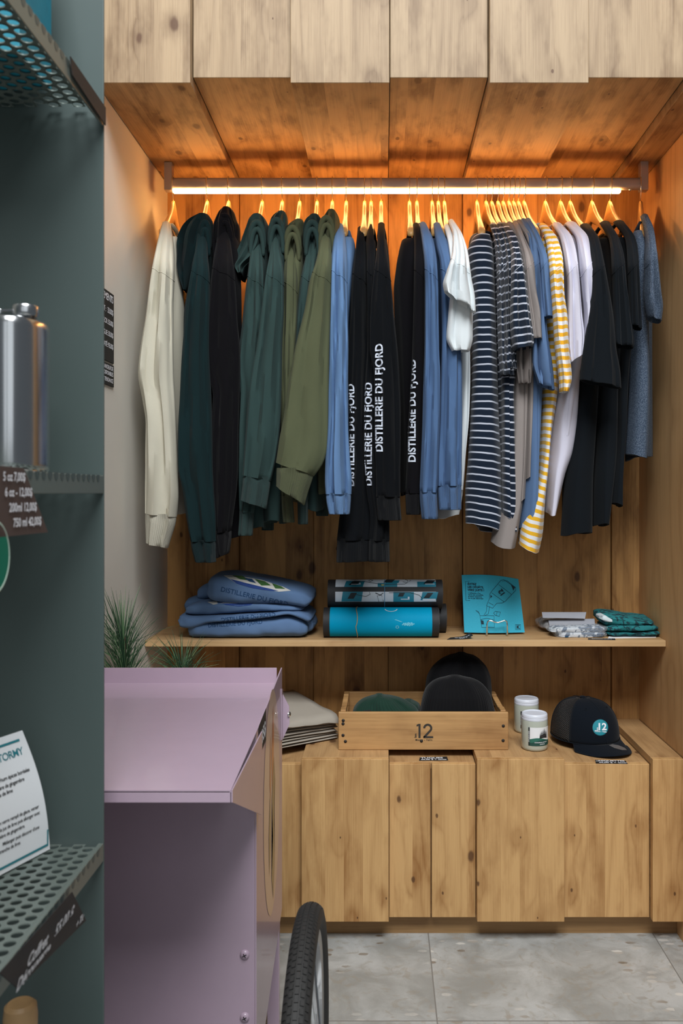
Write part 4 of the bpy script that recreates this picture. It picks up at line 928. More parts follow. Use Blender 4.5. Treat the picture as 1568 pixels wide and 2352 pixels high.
garment(T, 't-shirt', 'white tee shirt directly left of the black tees, its sleeve hem higher and curled', 1287, 'lavender',
  [(518, 1306, 1332), (560, 1318, 1348), (700, 1326, 1366), (820, 1306, 1350), (900, 1296, 1334), (1000, 1284, 1320)],
  [([(513, 1297, 1322), (549, 1322, 1350), (596, 1330, 1356), (663, 1338, 1366), (717, 1342, 1373), (752, 1342, 1376)], 2.285, 0.026, {'fold': 0.008, 'tilt': -22})],
  collar=(1306, 513, 0.014, 0.0055, 0.02, 0.078), seed=28, fold=0.003, hanger='wooden hanger in the white tee left of the black tees')
garment(T, 't-shirt', 'long black tee with the widest and lowest sleeve, right of the white tees', 1309, 'tee_black',
  [(525, 1342, 1366), (560, 1352, 1384), (700, 1352, 1402), (889, 1338, 1386), (997, 1314, 1380), (1106, 1302, 1374), (1228, 1293, 1373)],
  [([(518, 1330, 1354), (549, 1350, 1374), (596, 1358, 1384), (663, 1357, 1397), (730, 1350, 1408), (798, 1341, 1414), (850, 1334, 1424), (882, 1331, 1426)], 2.265, 0.028, {'fold': 0.004, 'tilt': 10})],
  collar=(1340, 517, 0.014, 0.0055, 0.02, 0.078), seed=29, fold=0.005, hanger='wooden hanger in the black tee right of the white tees')
garment(T, 't-shirt', 'black tee in the middle of the three black tees, with a square sleeve end', 1359, 'tee_black',
  [(520, 1388, 1412), (560, 1402, 1428), (700, 1404, 1440), (889, 1386, 1432), (1034, 1376, 1424), (1150, 1372, 1410), (1207, 1373, 1402)],
  [([(512, 1377, 1398), (549, 1398, 1420), (596, 1404, 1432), (663, 1408, 1438), (730, 1409, 1448), (784, 1408, 1456), (796, 1410, 1454)], 2.285, 0.028, {'fold': 0.005, 'tilt': 4})],
  collar=(1390, 513, 0.014, 0.0055, 0.02, 0.078), seed=30, fold=0.006, hanger='wooden hanger in the middle black tee')
garment(T, 't-shirt', 'black tee at the right of the three black tees, next to the grey heather tee', 1400, 'tee_black',
  [(520, 1420, 1446), (560, 1436, 1460), (700, 1438, 1464), (852, 1422, 1452), (997, 1418, 1444), (1110, 1410, 1437), (1160, 1408, 1436)],
  [([(510, 1408, 1432), (549, 1436, 1456), (579, 1440, 1462), (663, 1444, 1467), (730, 1446, 1470), (752, 1447, 1471)], 2.305, 0.024, {'fold': 0.006, 'tilt': 6})],
  collar=(1422, 511, 0.014, 0.0055, 0.02, 0.078), seed=31, fold=0.005, hanger='wooden hanger in the rightmost black tee')
garment(T, 't-shirt', 'grey blue heather tee at the far right end of the rail beside the wooden wall', 1471, 'heather',
  [(505, 1468, 1490), (540, 1458, 1494), (700, 1456, 1502), (850, 1454, 1504), (1000, 1448, 1500), (1046, 1446, 1498)],
  [([(496, 1471, 1486), (528, 1480, 1498), (562, 1483, 1502), (629, 1482, 1511), (673, 1480, 1516), (703, 1482, 1520), (735, 1487, 1516)], 2.315, 0.028, {'fold': 0.005, 'tilt': 6})],
  collar=(1470, 510, 0.014, 0.0055, -0.03, 0.07), seed=32, fold=0.004, rz=-0.22, hanger='darker wooden hanger alone at the right end of the rail, past the light strip')
# ================================================================== goods on shelf and bench
SZ = 0.781; TP = 0.4915; TR = 0.471
def Pz(px, py, z):
    d = (CH-z)*F/(py-VY); return Vector((X(px, d), d, z))
def viewdrape(bm, bvh, off, step=0.006, miss=None):
    gridcut(bm, step); o = Vector((0, 0, CH)); bad = []
    for v in bm.verts:
        d = (v.co-o).normalized(); h = bvh.ray_cast(o+d*2.2, d, 0.8)
        if h[0] is None: bad.append(v)
        else:
            n = h[1] if h[1].dot(d) < 0 else -h[1]
            v.co = h[0]+(n*0.6-d*0.4).normalized()*off
    if bad: bmesh.ops.delete(bm, geom=bad, context='VERTS')
    bmesh.ops.triangulate(bm, faces=bm.faces[:])
def pxpoly(bm, pts, d=2.4):
    bm.faces.new([bm.verts.new(P(a, b, d)) for a, b in pts])
def stroke(bm, pts, w, d=2.4, closed=False):
    n = len(pts); L = []
    for i in range(n):
        a = pts[i-1] if (i > 0 or closed) else pts[i]; b = pts[(i+1) % n] if (i < n-1 or closed) else pts[i]
        dx, dy = b[0]-a[0], b[1]-a[1]; l = math.hypot(dx, dy) or 1; nx, ny = -dy/l*w/2, dx/l*w/2
        L.append((bm.verts.new(P(pts[i][0]+nx, pts[i][1]+ny, d)), bm.verts.new(P(pts[i][0]-nx, pts[i][1]-ny, d))))
    for i in range(n if closed else n-1):
        a, b = L[i], L[(i+1) % n]; bm.faces.new((a[0], a[1], b[1], b[0]))
def pxtext(body, size_px, px, py, ang=0.0, d=2.4, bold=0.02, spacing=1.0, align='CENTER', line=1.0):
    bm = text_bm(body, size_px*d/F, bold, spacing, align, line)
    bm.transform(frame(P(px, py, d), (math.cos(ang), 0, math.sin(ang)), (-math.sin(ang), 0, math.cos(ang)))); return bm
def put(name, bm, bvh, mat, parent, off=0.0007, step=0.006):
    viewdrape(bm, bvh, off, step); return build(name, bm, mat, parent)

def folded(rows, df, db, N=60, n=30, seed=0, wr=0.003, zlift=0.0, front=0.55, tail=0.0):
    """folded textile lying on something: rows (px, top py, bottom py) of its front, at distance df, reaching back to db"""
    bm = bmesh.new(); R = cat_rows(rows, N); rings = []; sd = Vector((seed*1.9, seed*0.7, 3.0)); vs = []
    for i, (px, a, b) in enumerate(R):
        zt, zb = Z(a, df), Z(b, df); zc = (zt+zb)/2; h = max(0.0015, (zt-zb)/2); x = X(px, df)
        e = min(i, N-1-i)/(N-1.0); lf = df+0.012*max(0, 1-e*14); ring = []; L = (db-lf)/2
        for k in range(n):
            q = 2*PI*k/n; c, s = math.cos(q), math.sin(q)
            y = lf+L+L*sgn(c, 0.30); z = zc+h*sgn(s, 0.65)+zlift*(y-lf)/(db-lf)*(0.5 if s > 0 else 0.0)
            nz = noise.noise(Vector((x*16, y*14, s*1.2))+sd)+0.4*noise.noise(Vector((x*45, y*20, s*2))+sd)
            y += (wr*1.6*nz if c < 0 else 0); z += wr*nz*(0.8 if s > 0 else 0.25)*min(1, h/0.006)
            ring.append(Vector((x+0.004*nz*(1 if e < 0.05 else 0), y, z)))
        rings.append(ring); vs.append(x)
    c0 = sum(rings[0], Vector())/n; c1 = sum(rings[-1], Vector())/n
    rings.insert(0, [c0+(p-c0)*0.6+Vector((-0.004, 0, 0)) for p in rings[0]]); rings.append([c1+(p-c1)*0.6+Vector((0.004, 0, 0)) for p in rings[-1]])
    rings_loft(bm, rings, [vs[0]]+vs+[vs[-1]], True, True); bmesh.ops.recalc_face_normals(bm, faces=bm.faces); return bm

# ---- stack of four folded sweatshirts
fb = fabric('folded_blue_fleece', srgb(92, 118, 154)); NAVYP = plain('navy_print', srgb(22, 62, 104), 0.8); BLUEP = plain('royal_print', srgb(28, 62, 130), 0.8)
GREENP = plain('green_print', srgb(58, 100, 48), 0.8); WHITEPR = plain('white_print', srgb(206, 204, 196), 0.8)
FG = 'folded blue sweatshirts on the shelf'
def sweat(label, rows, df, seed, lift=0.0, extra=()):
    px = sum(r[0] for r in rows)/len(rows); t = thing('folded_sweatshirt', label, 'sweatshirt', (X(px, df), 2.6, Z(rows[len(rows)//2][2], df)), group=FG)
    o = build('folded_body', folded(rows, df, 2.70, seed=seed, zlift=lift), fb, t, True)
    for nm, er, ed in extra: build(nm, folded(er, ed, ed+0.12, N=24, seed=seed+4, wr=0.005), fb, t, True)
    return t, bvh_of(o)
t, bv = sweat('folded blue sweatshirt at the bottom of the stack on the shelf', [(430, 1440, 1464), (440, 1431, 1467), (500, 1428, 1467), (560, 1425, 1467), (620, 1419, 1466), (660, 1416, 1466), (690, 1424, 1465), (703, 1436, 1460)], 2.5, 41,
              extra=(('sleeve_fold', [(690, 1424, 1452), (705, 1418, 1454), (716, 1420, 1450), (720, 1428, 1442)], 2.55),))
put('lettering', pxtext('DISTILLERIE DU FJORD', 12.5, 540, 1433, 0.07, 2.4, 0.015, 1.0), bv, NAVYP, t)
t, bv = sweat('folded blue sweatshirt second from the bottom, its edge sagging at left', [(408, 1417, 1428), (414, 1413, 1445), (435, 1415, 1446), (480, 1415, 1434), (560, 1412, 1427), (620, 1407, 1420), (660, 1404, 1414), (690, 1406, 1424), (708, 1413, 1432), (712, 1420, 1428)], 2.492, 42)
put('lettering', pxtext('DISTILLERIE DU FJORD', 12.5, 570, 1418, 0.10, 2.4, 0.015, 1.0), bv, NAVYP, t)
t, bv = sweat('folded blue sweatshirt third from the bottom with a strip of blue and white print', [(424, 1397, 1408), (432, 1391, 1413), (470, 1383, 1415), (520, 1381, 1412), (600, 1385, 1407), (660, 1389, 1405), (688, 1394, 1406), (692, 1398, 1403)], 2.5, 43,
              extra=(('sleeve_fold', [(421, 1388, 1402), (428, 1378, 1404), (445, 1373, 1404), (470, 1376, 1400)], 2.56),))
bm = bmesh.new(); pxpoly(bm, [(500, 1383), (585, 1384), (575, 1390), (548, 1393), (520, 1390)]); put('print', bm, bv, BLUEP, t)
bm = bmesh.new(); pxpoly(bm, [(476, 1383), (498, 1382), (500, 1387), (490, 1389)]); put('print', bm, bv, WHITEPR, t, 0.0009)
bm = bmesh.new(); pxpoly(bm, [(504, 1381), (580, 1383), (578, 1386), (506, 1386)]); put('print', bm, bv, WHITEPR, t, 0.0009)
t, bv = sweat('folded blue sweatshirt on top of the stack with lettering and a green and white print', [(474, 1336, 1372), (480, 1328, 1382), (520, 1325, 1389), (560, 1330, 1391), (620, 1342, 1389), (670, 1353, 1394), (700, 1362, 1397), (712, 1372, 1388)], 2.488, 44, 0.012,
              extra=(('sleeve_fold', [(450, 1358, 1374), (458, 1350, 1377), (474, 1342, 1376), (486, 1340, 1372)], 2.56),))
put('lettering', pxtext('DISTILLERIE DU FJORD', 15.5, 584, 1371, -0.225, 2.4, 0.012, 1.02), bv, NAVYP, t)
for pol, mt, of in (([(513, 1322), (540, 1322), (600, 1332), (650, 1348), (668, 1357), (640, 1359), (590, 1350), (540, 1338)], WHITEPR, 0.0008), ([(528, 1330), (560, 1338), (600, 1348), (640, 1357), (620, 1357), (580, 1351), (545, 1341)], BLUEP, 0.0012),
                    ([(532, 1322), (556, 1323), (575, 1334), (552, 1331)], GREENP, 0.0012), ([(584, 1330), (608, 1336), (622, 1345), (600, 1345)], GREENP, 0.0012), ([(624, 1340), (645, 1347), (655, 1353), (632, 1352)], GREENP, 0.0012), ([(560, 1328), (578, 1330), (588, 1340), (572, 1336)], NAVYP, 0.0014)):
    bm = bmesh.new(); pxpoly(bm, pol); put('print', bm, bv, mt, t, of)

# ---- rolled bar mats
MATB = plain('black_rubber_mat', (0.014, 0.014, 0.016), 0.65, noise_amt=0.3, nscale=300)
CYANM = fabric('cyan_mat', srgb(0, 146, 186), rough=0.6, sheen=0.0, var=0.15, weave=500)
MG = 'rolled bar mats on the shelf'; r = 0.0425
def cylpatch(bm, x0, x1, a0, a1, cy, cz, rr, sk=0.0, n=12):
    L = []
    for i in range(n+1):
        a = a0+(a1-a0)*i/n; o = sk*(i/n); y, z = cy-rr*math.cos(a), cz+rr*math.sin(a)
        L.append((bm.verts.new((x0+o, y, z)), bm.verts.new((x1+o, y, z))))
    for i in range(n): bm.faces.new((L[i][0], L[i][1], L[i+1][1], L[i+1][0]))
def roll(label, x0, x1, cy, cz):
    t = thing('rolled_mat', label, 'bar mat', ((x0+x1)/2, cy, cz-r), group=MG)
    bm = bmesh.new(); ring = []; sp = []
    for k in range(97):                                          # one closed coil: outer turn, inner turns read on the end face
        a = 2*PI*k/96; ring.append((cy-r*math.cos(a)*1.0, cz+r*math.sin(a)))
    prism(bm, [(q[0], q[1]) for q in ring[:-1]], x0, x1, 'X'); b = build('mat', bm, MATB, t, True, 0.6)
    bm = bmesh.new(); pts = []
    for k in range(150):
        a = 2*PI*k/48; q = r*(1-0.0045*k); pts.append((x1+0.0005, cy-q*math.cos(a), cz+q*math.sin(a)))
    tube(bm, pts, 0.0009, 5); build('coil_edge', bm, plain('coil_grey', (0.06, 0.06, 0.06), 0.6), b)
    return t
c1y, c1z, c2y, c3y, c3z = 2.537, SZ+r, 2.6235, 2.580, SZ+r+0.0762
xa = lambda px, y: X(px, y-r*0.8)
t1 = roll('rolled cyan bar mat in front with a tan rubber band', xa(742, c1y), xa(1008, c1y), c1y, c1z)
bm = bmesh.new(); cylpatch(bm, xa(757, c1y), xa(992, c1y), -1.05, 1.9, c1y, c1z, r+0.0004, 0, 30); build('print', bm, CYANM, t1, True)
bm = bmesh.new(); tube(bm, [(X(819, 2.5)+0.002*math.sin(k*0.4), c1y-(r+0.0012)*math.cos(2*PI*k/60), c1z+(r+0.0012)*math.sin(2*PI*k/60)) for k in range(60)], 0.0013, 6, closed=True); build('rubber_band', bm, plain('tan_rubber', srgb(176, 150, 110), 0.6), t1, True)
PALE = plain('pale_blue_print', srgb(110, 190, 212), 0.6); WPR = plain('mat_white_print', srgb(196, 206, 216), 0.6)
bm = bmesh.new(); mx = lambda px: xa(px, c1y)
for i in range(26):                                              # pale sprig of berries printed on the mat
    a = i*2.4; q = 0.0018*math.sqrt(i); ex = mx(937)+q*1.9*math.cos(a); an = 0.02+q*14*math.sin(a)*0.8
    cylpatch(bm, ex-0.0018, ex+0.0018, an-0.04, an+0.03, c1y, c1z, r+0.0008, 0.001, 2)
for i in range(8):
    a = i*0.8; ex = mx(912)+0.004*math.cos(a); an = -0.18+0.09*math.sin(a); cylpatch(bm, ex-0.0012, ex+0.0012, an-0.025, an+0.025, c1y, c1z, r+0.0008, 0, 2)
cylpatch(bm, mx(905), mx(909), 0.32, 0.16, c1y, c1z, r+0.0008, 0.019, 4); build('print', bm, PALE, t1)
bm = bmesh.new()
for k in range(14):
    a0 = PI+PI*k/14; a1 = PI+PI*(k+1)/14; xc = mx(898); s = lambda a, R: (xc+R*1.0*math.cos(a), 1.18+R*15*math.sin(a))
    f = []
    for (aa, R) in ((a0, 0.0185), (a0, 0.0155), (a1, 0.0155), (a1, 0.0185)):
        x, an = s(aa, R); f.append(bm.verts.new((x, c1y-(r+0.0008)*math.cos(an), c1z+(r+0.0008)*math.sin(an))))
    bm.faces.new(f)
build('print', bm, WPR, t1)
t2_ = roll('rolled black bar mat lying behind the cyan one', xa(765, c2y), xa(1025, c2y), c2y, c1z)
t3_ = roll('rolled bar mat with teal and white print, on top of the other rolls', xa(752, c3y), xa(1016, c3y), c3y, c3z)
PT = plain('mat_teal_print', srgb(24, 122, 146), 0.6); PD = plain('mat_dark_print', srgb(20, 34, 42), 0.6)
mx = lambda px: xa(px, c3y); rr = r+0.0004
for (b0, b1) in ((0.62, 1.75), (-0.42, 0.28)):                    # above and below the black border strip
    bm = bmesh.new(); cylpatch(bm, mx(770), mx(1001), b0, b1, c3y, c3z, rr, 0, 16); build('print', bm, WPR, t3_, True)
def mp(name, lst, mt, off):
    bm = bmesh.new()
    for (a, b, c0, c1, sk) in lst: cylpatch(bm, mx(a), mx(b), c0, c1, c3y, c3z, rr+off, sk, 6)
    build(name, bm, mt, t3_)
mp('print', [(790, 833, 0.62, 1.2, 0.006), (867, 912, 0.62, 0.95, 0.0), (885, 915, 0.95, 1.3, 0.004), (958, 1001, 0.62, 1.1, 0.0), (784, 830, -0.40, 0.28, 0.004), (903, 950, -0.42, 0.26, 0.0), (965, 1001, -0.30, 0.26, 0.006)], PT, 0.0003)
mp('print', [(800, 818, 0.75, 1.15, 0.012), (880, 900, 1.0, 1.5, 0.01), (972, 992, 0.85, 1.3, 0.012), (798, 812, -0.2, 0.2, 0.01), (913, 925, -0.05, 0.22, 0.006), (972, 985, -0.15, 0.2, 0.012)], PD, 0.0005)
mp('print', [(806, 828, 0.80, 0.86, 0.0), (824, 828, 0.80, 0.98, 0.0), (976, 998, 0.82, 0.88, 0.0), (920, 940, -0.26, -0.20, 0), (936, 940, -0.26, -0.06, 0), (970, 1000, -0.36, -0.2, 0)], WPR, 0.0007)
bm = bmesh.new()
def cl(pts, w=0.0008):
    tube(bm, [(mx(a), c3y-(rr+0.0004)*math.cos(b), c3z+(rr+0.0004)*math.sin(b)) for a, b in pts], w, 4)
cl([(812, 1.2), (835, 1.12), (850, 1.0), (880, 0.78), (930, 0.86), (944, 1.25)]); cl([(846, 1.2), (850, 1.4), (856, 1.25), (848, 1.05)]); cl([(925, 1.1), (935, 0.95), (936, 1.3), (931, 1.5)])
cl([(812, 0.12), (840, -0.05), (850, 0.1), (848, 0.25)]); cl([(870, -0.40), (866, 0.0), (876, 0.05), (880, -0.40)]); cl([(893, 0.2), (940, 0.22), (962, 0.05), (970, -0.2)]); cl([(862, 0.2), (873, 0.05), (880, 0.2)], 0.0012)
build('line_art', bm, PD, t3_)
bm = bmesh.new(); tube(bm, [(mx(883), c3y-(rr+0.001)*math.cos(2*PI*k/60), c3z+(rr+0.001)*math.sin(2*PI*k/60)) for k in range(60)], 0.0009, 6, closed=True); build('elastic_band', bm, plain('blue_elastic', srgb(70, 130, 165), 0.6), t3_, True)
bm = bmesh.new(); abox(bm, mx(875), mx(882), c3y-0.034, c3y-0.028, c3z+0.0275, c3z+0.0325, 0.0015); build('band_tag', bm, plain('khaki_tag', srgb(150, 150, 100), 0.7), t3_)

# ---- dishcloth in a wire stand
t = thing('dishcloth', 'cyan printed dishcloth standing upright in a wire stand on the shelf', 'cloth', (X(1130, 2.58), 2.59, SZ))
bm = bmesh.new(); NX, NY = 18, 18; V = {}
def dc(u, v):
    pl = (1060+6*v, 1321+132*v); pr = (1190+15*v, 1330+126*v)
    px = pl[0]+(pr[0]-pl[0])*u; py = pl[1]+(pr[1]-pl[1])*u-4.5*math.sin(PI*u)*(1-v)
    d = 2.625-0.04*v-0.020*math.sin(PI*u*0.9+0.2)*(1-0.4*v)
    return P(px, min(py, VY+(CH-SZ-0.0056)*F/d), d)
for s in (0, 1):
    for i in range(NX+1):
        for j in range(NY+1): V[s, i, j] = bm.verts.new(dc(i/NX, j/NY)+Vector((0, 0.006*s, 0)))
for i in range(NX):
    for j in range(NY):
        bm.faces.new((V[0, i, j], V[0, i, j+1], V[0, i+1, j+1], V[0, i+1, j])); bm.faces.new((V[1, i, j], V[1, i+1, j], V[1, i+1, j+1], V[1, i, j+1]))
for i in range(NX):
    for j in (0, NY): bm.faces.new((V[0, i, j], V[0, i+1, j], V[1, i+1, j], V[1, i, j]))
for j in range(NY):
    for i in (0, NX): bm.faces.new((V[0, i, j], V[0, i, j+1], V[1, i, j+1], V[1, i, j]))
bmesh.ops.recalc_face_normals(bm, faces=bm.faces)
cl_o = build('cloth', bm, fabric('cyan_sponge_cloth', srgb(64, 172, 200), rough=0.85, weave=260, var=0.12), t, True, 0.8); bv = bvh_of(cl_o)
tx = plain('dark_teal_print', srgb(12, 48, 62), 0.8)
for body, sz, px, py in (('ÉVITEZ', 6.4, 1073.5, 1341.5), ('LES DÉGÂTS,', 6.4, 1073.5, 1348.3), ('VISEZ JUSTE !', 6.4, 1073.5, 1355)):
    put('lettering', pxtext(body, sz, px, py, -0.03, 2.4, 0.045, 1.02, 'LEFT'), bv, tx, t, 0.0007, 0.012)
for k, body in enumerate(('L\'utilisation d\'un', 'verre est conseillée,', 'se faites attention,', 'de ne pas déborder.')):
    put('lettering', pxtext(body, 4.4, 1074.5, 1362+4.0*k, -0.03, 2.4, 0.02, 1.0, 'LEFT'), bv, tx, t, 0.0007, 0.012)
bm = bmesh.new()
stroke(bm, [(1078, 1335), (1069, 1335.5), (1070, 1379.5), (1079, 1379.5)], 0.8)
# bottle tipped to pour into a glass
stroke(bm, [(1156, 1331), (1183, 1350), (1184, 1356), (1160, 1381), (1153, 1385), (1140, 1386), (1131, 1397), (1117, 1391), (1124, 1374), (1124, 1366), (1127, 1360), (1150, 1333)], 0.9, closed=True)
stroke(bm, [(1152, 1335), (1164, 1334), (1184, 1350)], 0.8); stroke(bm, [(1145, 1343), (1175, 1366)], 0.8); stroke(bm, [(1128, 1361), (1158, 1383)], 0.8); stroke(bm, [(1122, 1384), (1133, 1390)], 0.8)
stroke(bm, [(1124, 1393), (1121, 1410), (1113, 1414)], 0.8); stroke(bm, [(1118, 1391), (1117, 1404), (1111, 1413)], 0.8)
stroke(bm, [(1102, 1414), (1134, 1414), (1135, 1441), (1106, 1441)], 0.9, closed=True); stroke(bm, [(1103, 1423), (1118, 1420), (1134, 1424)], 0.8); stroke(bm, [(1102, 1414), (1098, 1404), (1092, 1402), (1101, 1409)], 0.8)
stroke(bm, [(1137, 1404), (1149, 1406), (1146, 1416), (1137, 1413), (1133, 1408)], 0.9, closed=True); stroke(bm, [(1141, 1405), (1139, 1414)], 0.7)
pxpoly(bm, [(1104, 1424), (1110, 1426), (1111, 1434), (1105, 1434)]); pxpoly(bm, [(1172, 1342), (1182, 1350), (1178, 1357), (1176, 1350)]); pxpoly(bm, [(1126, 1366), (1130, 1370), (1126, 1374)])
stroke(bm, [(1183.5, 1434.5), (1195, 1434.5), (1195, 1446), (1183.5, 1446)], 0.9, closed=True)
put('line_art', bm, bv, tx, t, 0.0007, 0.012)
put('lettering', pxtext('12', 15, 1152, 1361, 2.2, 2.4, 0.05), bv, tx, t, 0.0009, 0.012)
put('lettering', pxtext('K', 10.5, 1189.2, 1440.6, 0, 2.4, 0.05), bv, tx, t, 0.0009, 0.012)
t = thing('wire_stand', 'small bent chrome wire stand holding the cyan dishcloth', 'stand', (X(1140, 2.55), 2.56, SZ))
d = 2.55; w1 = [(1118, 1461), (1118, 1434), (1120, 1427), (1126, 1425), (1134, 1428), (1142, 1430), (1150, 1428), (1158, 1425), (1163, 1427), (1164.5, 1434), (1165, 1461)]
pts = [P(a, b, d) for a, b in w1]; pts = [Vector((p.x, p.y, max(p.z, SZ+0.0022))) for p in pts]
bm = bmesh.new(); tube(bm, pts, 0.0021, 10); build('front_bend', bm, CHROME, t, True)
for p in (pts[0], pts[-1]):
    bm = bmesh.new(); tube(bm, [p, (p.x, 2.58, SZ+0.0022), (p.x, 2.645, SZ+0.0022), (p.x, 2.655, SZ+0.01), (p.x, 2.672, SZ+0.09)], 0.0021, 10); build('side_wire', bm, CHROME, t, True)

# ---- bagged and folded bandanas
def plastic():
    m, nt, b = newmat('clear_plastic_sleeve'); b.inputs['Base Color'].default_value = (0.85, 0.87, 0.9, 1); b.inputs['Roughness'].default_value = 0.12
    b.inputs['Alpha'].default_value = 0.22; b.inputs['Specular IOR Level'].default_value = 0.8; nb = NB(nt); nb.bump(nb.noise(nb.coord(), 55, 3, 0.6, 1.0), 0.9, 0.01, b); return m
PLAS = plastic()
def pattern(name, base, spot, scale, lo, hi, third=None):
    m, nt, b = newmat(name); nb = NB(nt); co = nb.coord(); f = nb.ss(nb.noise(co, scale, 2, 0.5, 1.5), lo, hi); c = nb.mix(f, C4(base), C4(spot))
    if third: c = nb.mix(nb.ss(nb.noise(co, scale*0.7, 1, 0.4, 2.0), 0.62, 0.64), c, C4(third))
    nt.links.new(c, b.inputs['Base Color']); b.inputs['Roughness'].default_value = 0.85; return m
BLP = pattern('blue_white_bandana', srgb(190, 198, 206), srgb(24, 70, 104), 45, 0.52, 0.55, srgb(90, 100, 108)); TLP = pattern('teal_leaf_bandana', srgb(22, 112, 116), srgb(12, 56, 64), 50, 0.50, 0.54)
GRP = pattern('brown_grey_bandana', srgb(120, 110, 96), srgb(70, 62, 52), 30, 0.45, 0.6); HEAD = plain('white_bag_header', srgb(160, 162, 170), 0.35)
BG = 'bagged bandanas on the shelf'
def bag(label, rows, df, db, mat, header=None, seed=0):
    px = sum(q[0] for q in rows)/len(rows); t = thing('bagged_bandana', label, 'bandana', (X(px, df), (df+db)/2, Z(rows[1][2], df)), group=BG)
    build('folded_cloth', folded(rows, df+0.004, db-0.004, N=30, seed=seed, wr=0.0025), mat, t, True)
    big = [(q[0]+(-5 if k == 0 else 5 if k == len(rows)-1 else 0), q[1]-1.3, q[2]+0.5) for k, q in enumerate(rows)]
    build('plastic_sleeve', folded(big, df, db, N=30, seed=seed+2, wr=0.0035), PLAS, t, True)
    if header:
        bm = bmesh.new(); q = [P(a, b, dd) for a, b, dd in header]; n = Vector((0, -0.2, 0.0)).normalized()*0.0012
        A = [bm.verts.new(v) for v in q]; B = [bm.verts.new(v-n) for v in q]; bm.faces.new(A); bm.faces.new(B[::-1])
        for i in range(4): bm.faces.new((A[i], B[i], B[(i+1) % 4], A[(i+1) % 4]))
        bmesh.ops.recalc_face_normals(bm, faces=bm.faces); build('bag_header', bm, HEAD, t)
    return t
bag('clear bagged brown bandana at the back left of the bandana pile', [(1250, 1432, 1444), (1258, 1426, 1446), (1300, 1422, 1446), (1340, 1424, 1445), (1352, 1430, 1442)], 2.60, 2.71, GRP, [(1244, 1406, 2.60), (1346, 1406, 2.60), (1343, 1421, 2.585), (1246, 1419, 2.585)], 51)
bag('clear bagged blue and white bandana at the bottom of the front pile', [(1284, 1454, 1464), (1292, 1453, 1466), (1340, 1453, 1466), (1380, 1453, 1465), (1390, 1455, 1463)], 2.515, 2.585, BLP, None, 52)
bag('clear bagged blue and white bandana with white header, topping the front pile', [(1270, 1446, 1453), (1280, 1442, 1454), (1330, 1441, 1454), (1380, 1440, 1453), (1392, 1443, 1450)], 2.518, 2.59, BLP, [(1259, 1424, 2.60), (1365, 1421, 2.60), (1366, 1436, 2.575), (1262, 1440, 2.575)], 53)
TG = 'folded teal bandanas on the shelf'
for k, (lab, rows, df) in enumerate((('folded teal leaf-print bandana lowest in its pile by the right wall', [(1400, 1454, 1460), (1410, 1453, 1461.5), (1460, 1453, 1461.5), (1508, 1452, 1461), (1518, 1455, 1459)], 2.52),
                                     ('folded teal leaf-print bandana in the middle of its pile', [(1396, 1440, 1452), (1406, 1438, 1453), (1460, 1436, 1452), (1500, 1436, 1451), (1514, 1440, 1448)], 2.525),
                                     ('folded teal leaf-print bandana on top of its pile, rucked up', [(1386, 1420, 1430), (1394, 1417, 1437), (1420, 1418, 1439), (1460, 1425, 1437), (1496, 1430, 1436), (1504, 1431, 1435)], 2.53))):
    t = thing('folded_bandana', lab, 'bandana', (X(1455, df), 2.58, SZ), group=TG)
    build('folded_cloth', folded(rows, df, 2.655, N=40, seed=60+k, wr=0.004, zlift=0.020 if k == 2 else 0.0), TLP, t, True)
    if k == 2:
        bm = bmesh.new(); build('corner_fold', folded([(1383, 1416, 1424), (1390, 1414, 1428), (1400, 1420, 1430), (1408, 1424, 1430)], 2.526, 2.60, N=14, seed=3, wr=0.002), plain('white_bandana_corner', srgb(196, 206, 210), 0.8), t, True); bm.free()
bm = bmesh.new(); q = [Pz(1396, 1466, SZ+0.001), Pz(1506, 1464, SZ+0.001), Pz(1508, 1456, SZ+0.001), Pz(1400, 1456, SZ+0.001)]
prism(bm, [(v.x, v.y) for v in q], SZ+0.0003, SZ+0.0016, 'Z'); o = tag(build('paper_slip', bm, WHITEP), 'white paper slip under the pile of teal bandanas', 'paper'); o.location = (0, 0, 0)

# ---- black price tags lying on shelf and bench
def tag_card(label, quad, z, lines, curl=0.0):
    q = [Pz(a, b, z) for a, b in quad]; t = thing('price_card', label, 'price card', sum(q, Vector())/4)
    bm = bmesh.new(); N = 10; top = []
    for i in range(N+1):
        f = i/N; lift = curl*(max(0, f-0.5)*2)**2
        top.append([q[0].lerp(q[1], f)+Vector((0, 0, 0.001+lift)), q[3].lerp(q[2], f)+Vector((0, 0, 0.001+lift))])
    A = [[bm.verts.new(p) for p in r_] for r_ in top]; B = [[bm.verts.new(p-Vector((0, 0, 0.0008))) for p in r_] for r_ in top]
    for i in range(N):
        bm.faces.new((A[i][0], A[i+1][0], A[i+1][1], A[i][1])); bm.faces.new((B[i][0], B[i][1], B[i+1][1], B[i+1][0]))
        for j in (0, 1): bm.faces.new((A[i][j], B[i][j], B[i+1][j], A[i+1][j]))
    for i in (0, N): bm.faces.new((A[i][0], A[i][1], B[i][1], B[i][0]))
    bmesh.ops.recalc_face_normals(bm, faces=bm.faces); o = build('card', bm, BLACKCARD, t); bv = bvh_of(o)
    R = (q[2]-q[3]); U = (q[0]-q[3])
    for body, sz, u, v in lines:
        c = q[3]+R*u+U*v+Vector((0, 0, 0.05)); bm = text_bm(body, sz, 0.03); bm.transform(frame(c, R, U)); drape(bm, bv, (0, 0, -1), 0.0005, 0.01, 0.02); build('lettering', bm, CHALK, t)
tag_card('black price card for the knit hats, on the bench in front of the crate', [(964, 1740), (1026, 1738.5), (1029, 1747), (962, 1747.5)], TR, [('TUQUES', 0.016, 0.42, 0.70), ('35,00 $ + taxes', 0.011, 0.5, 0.22)])
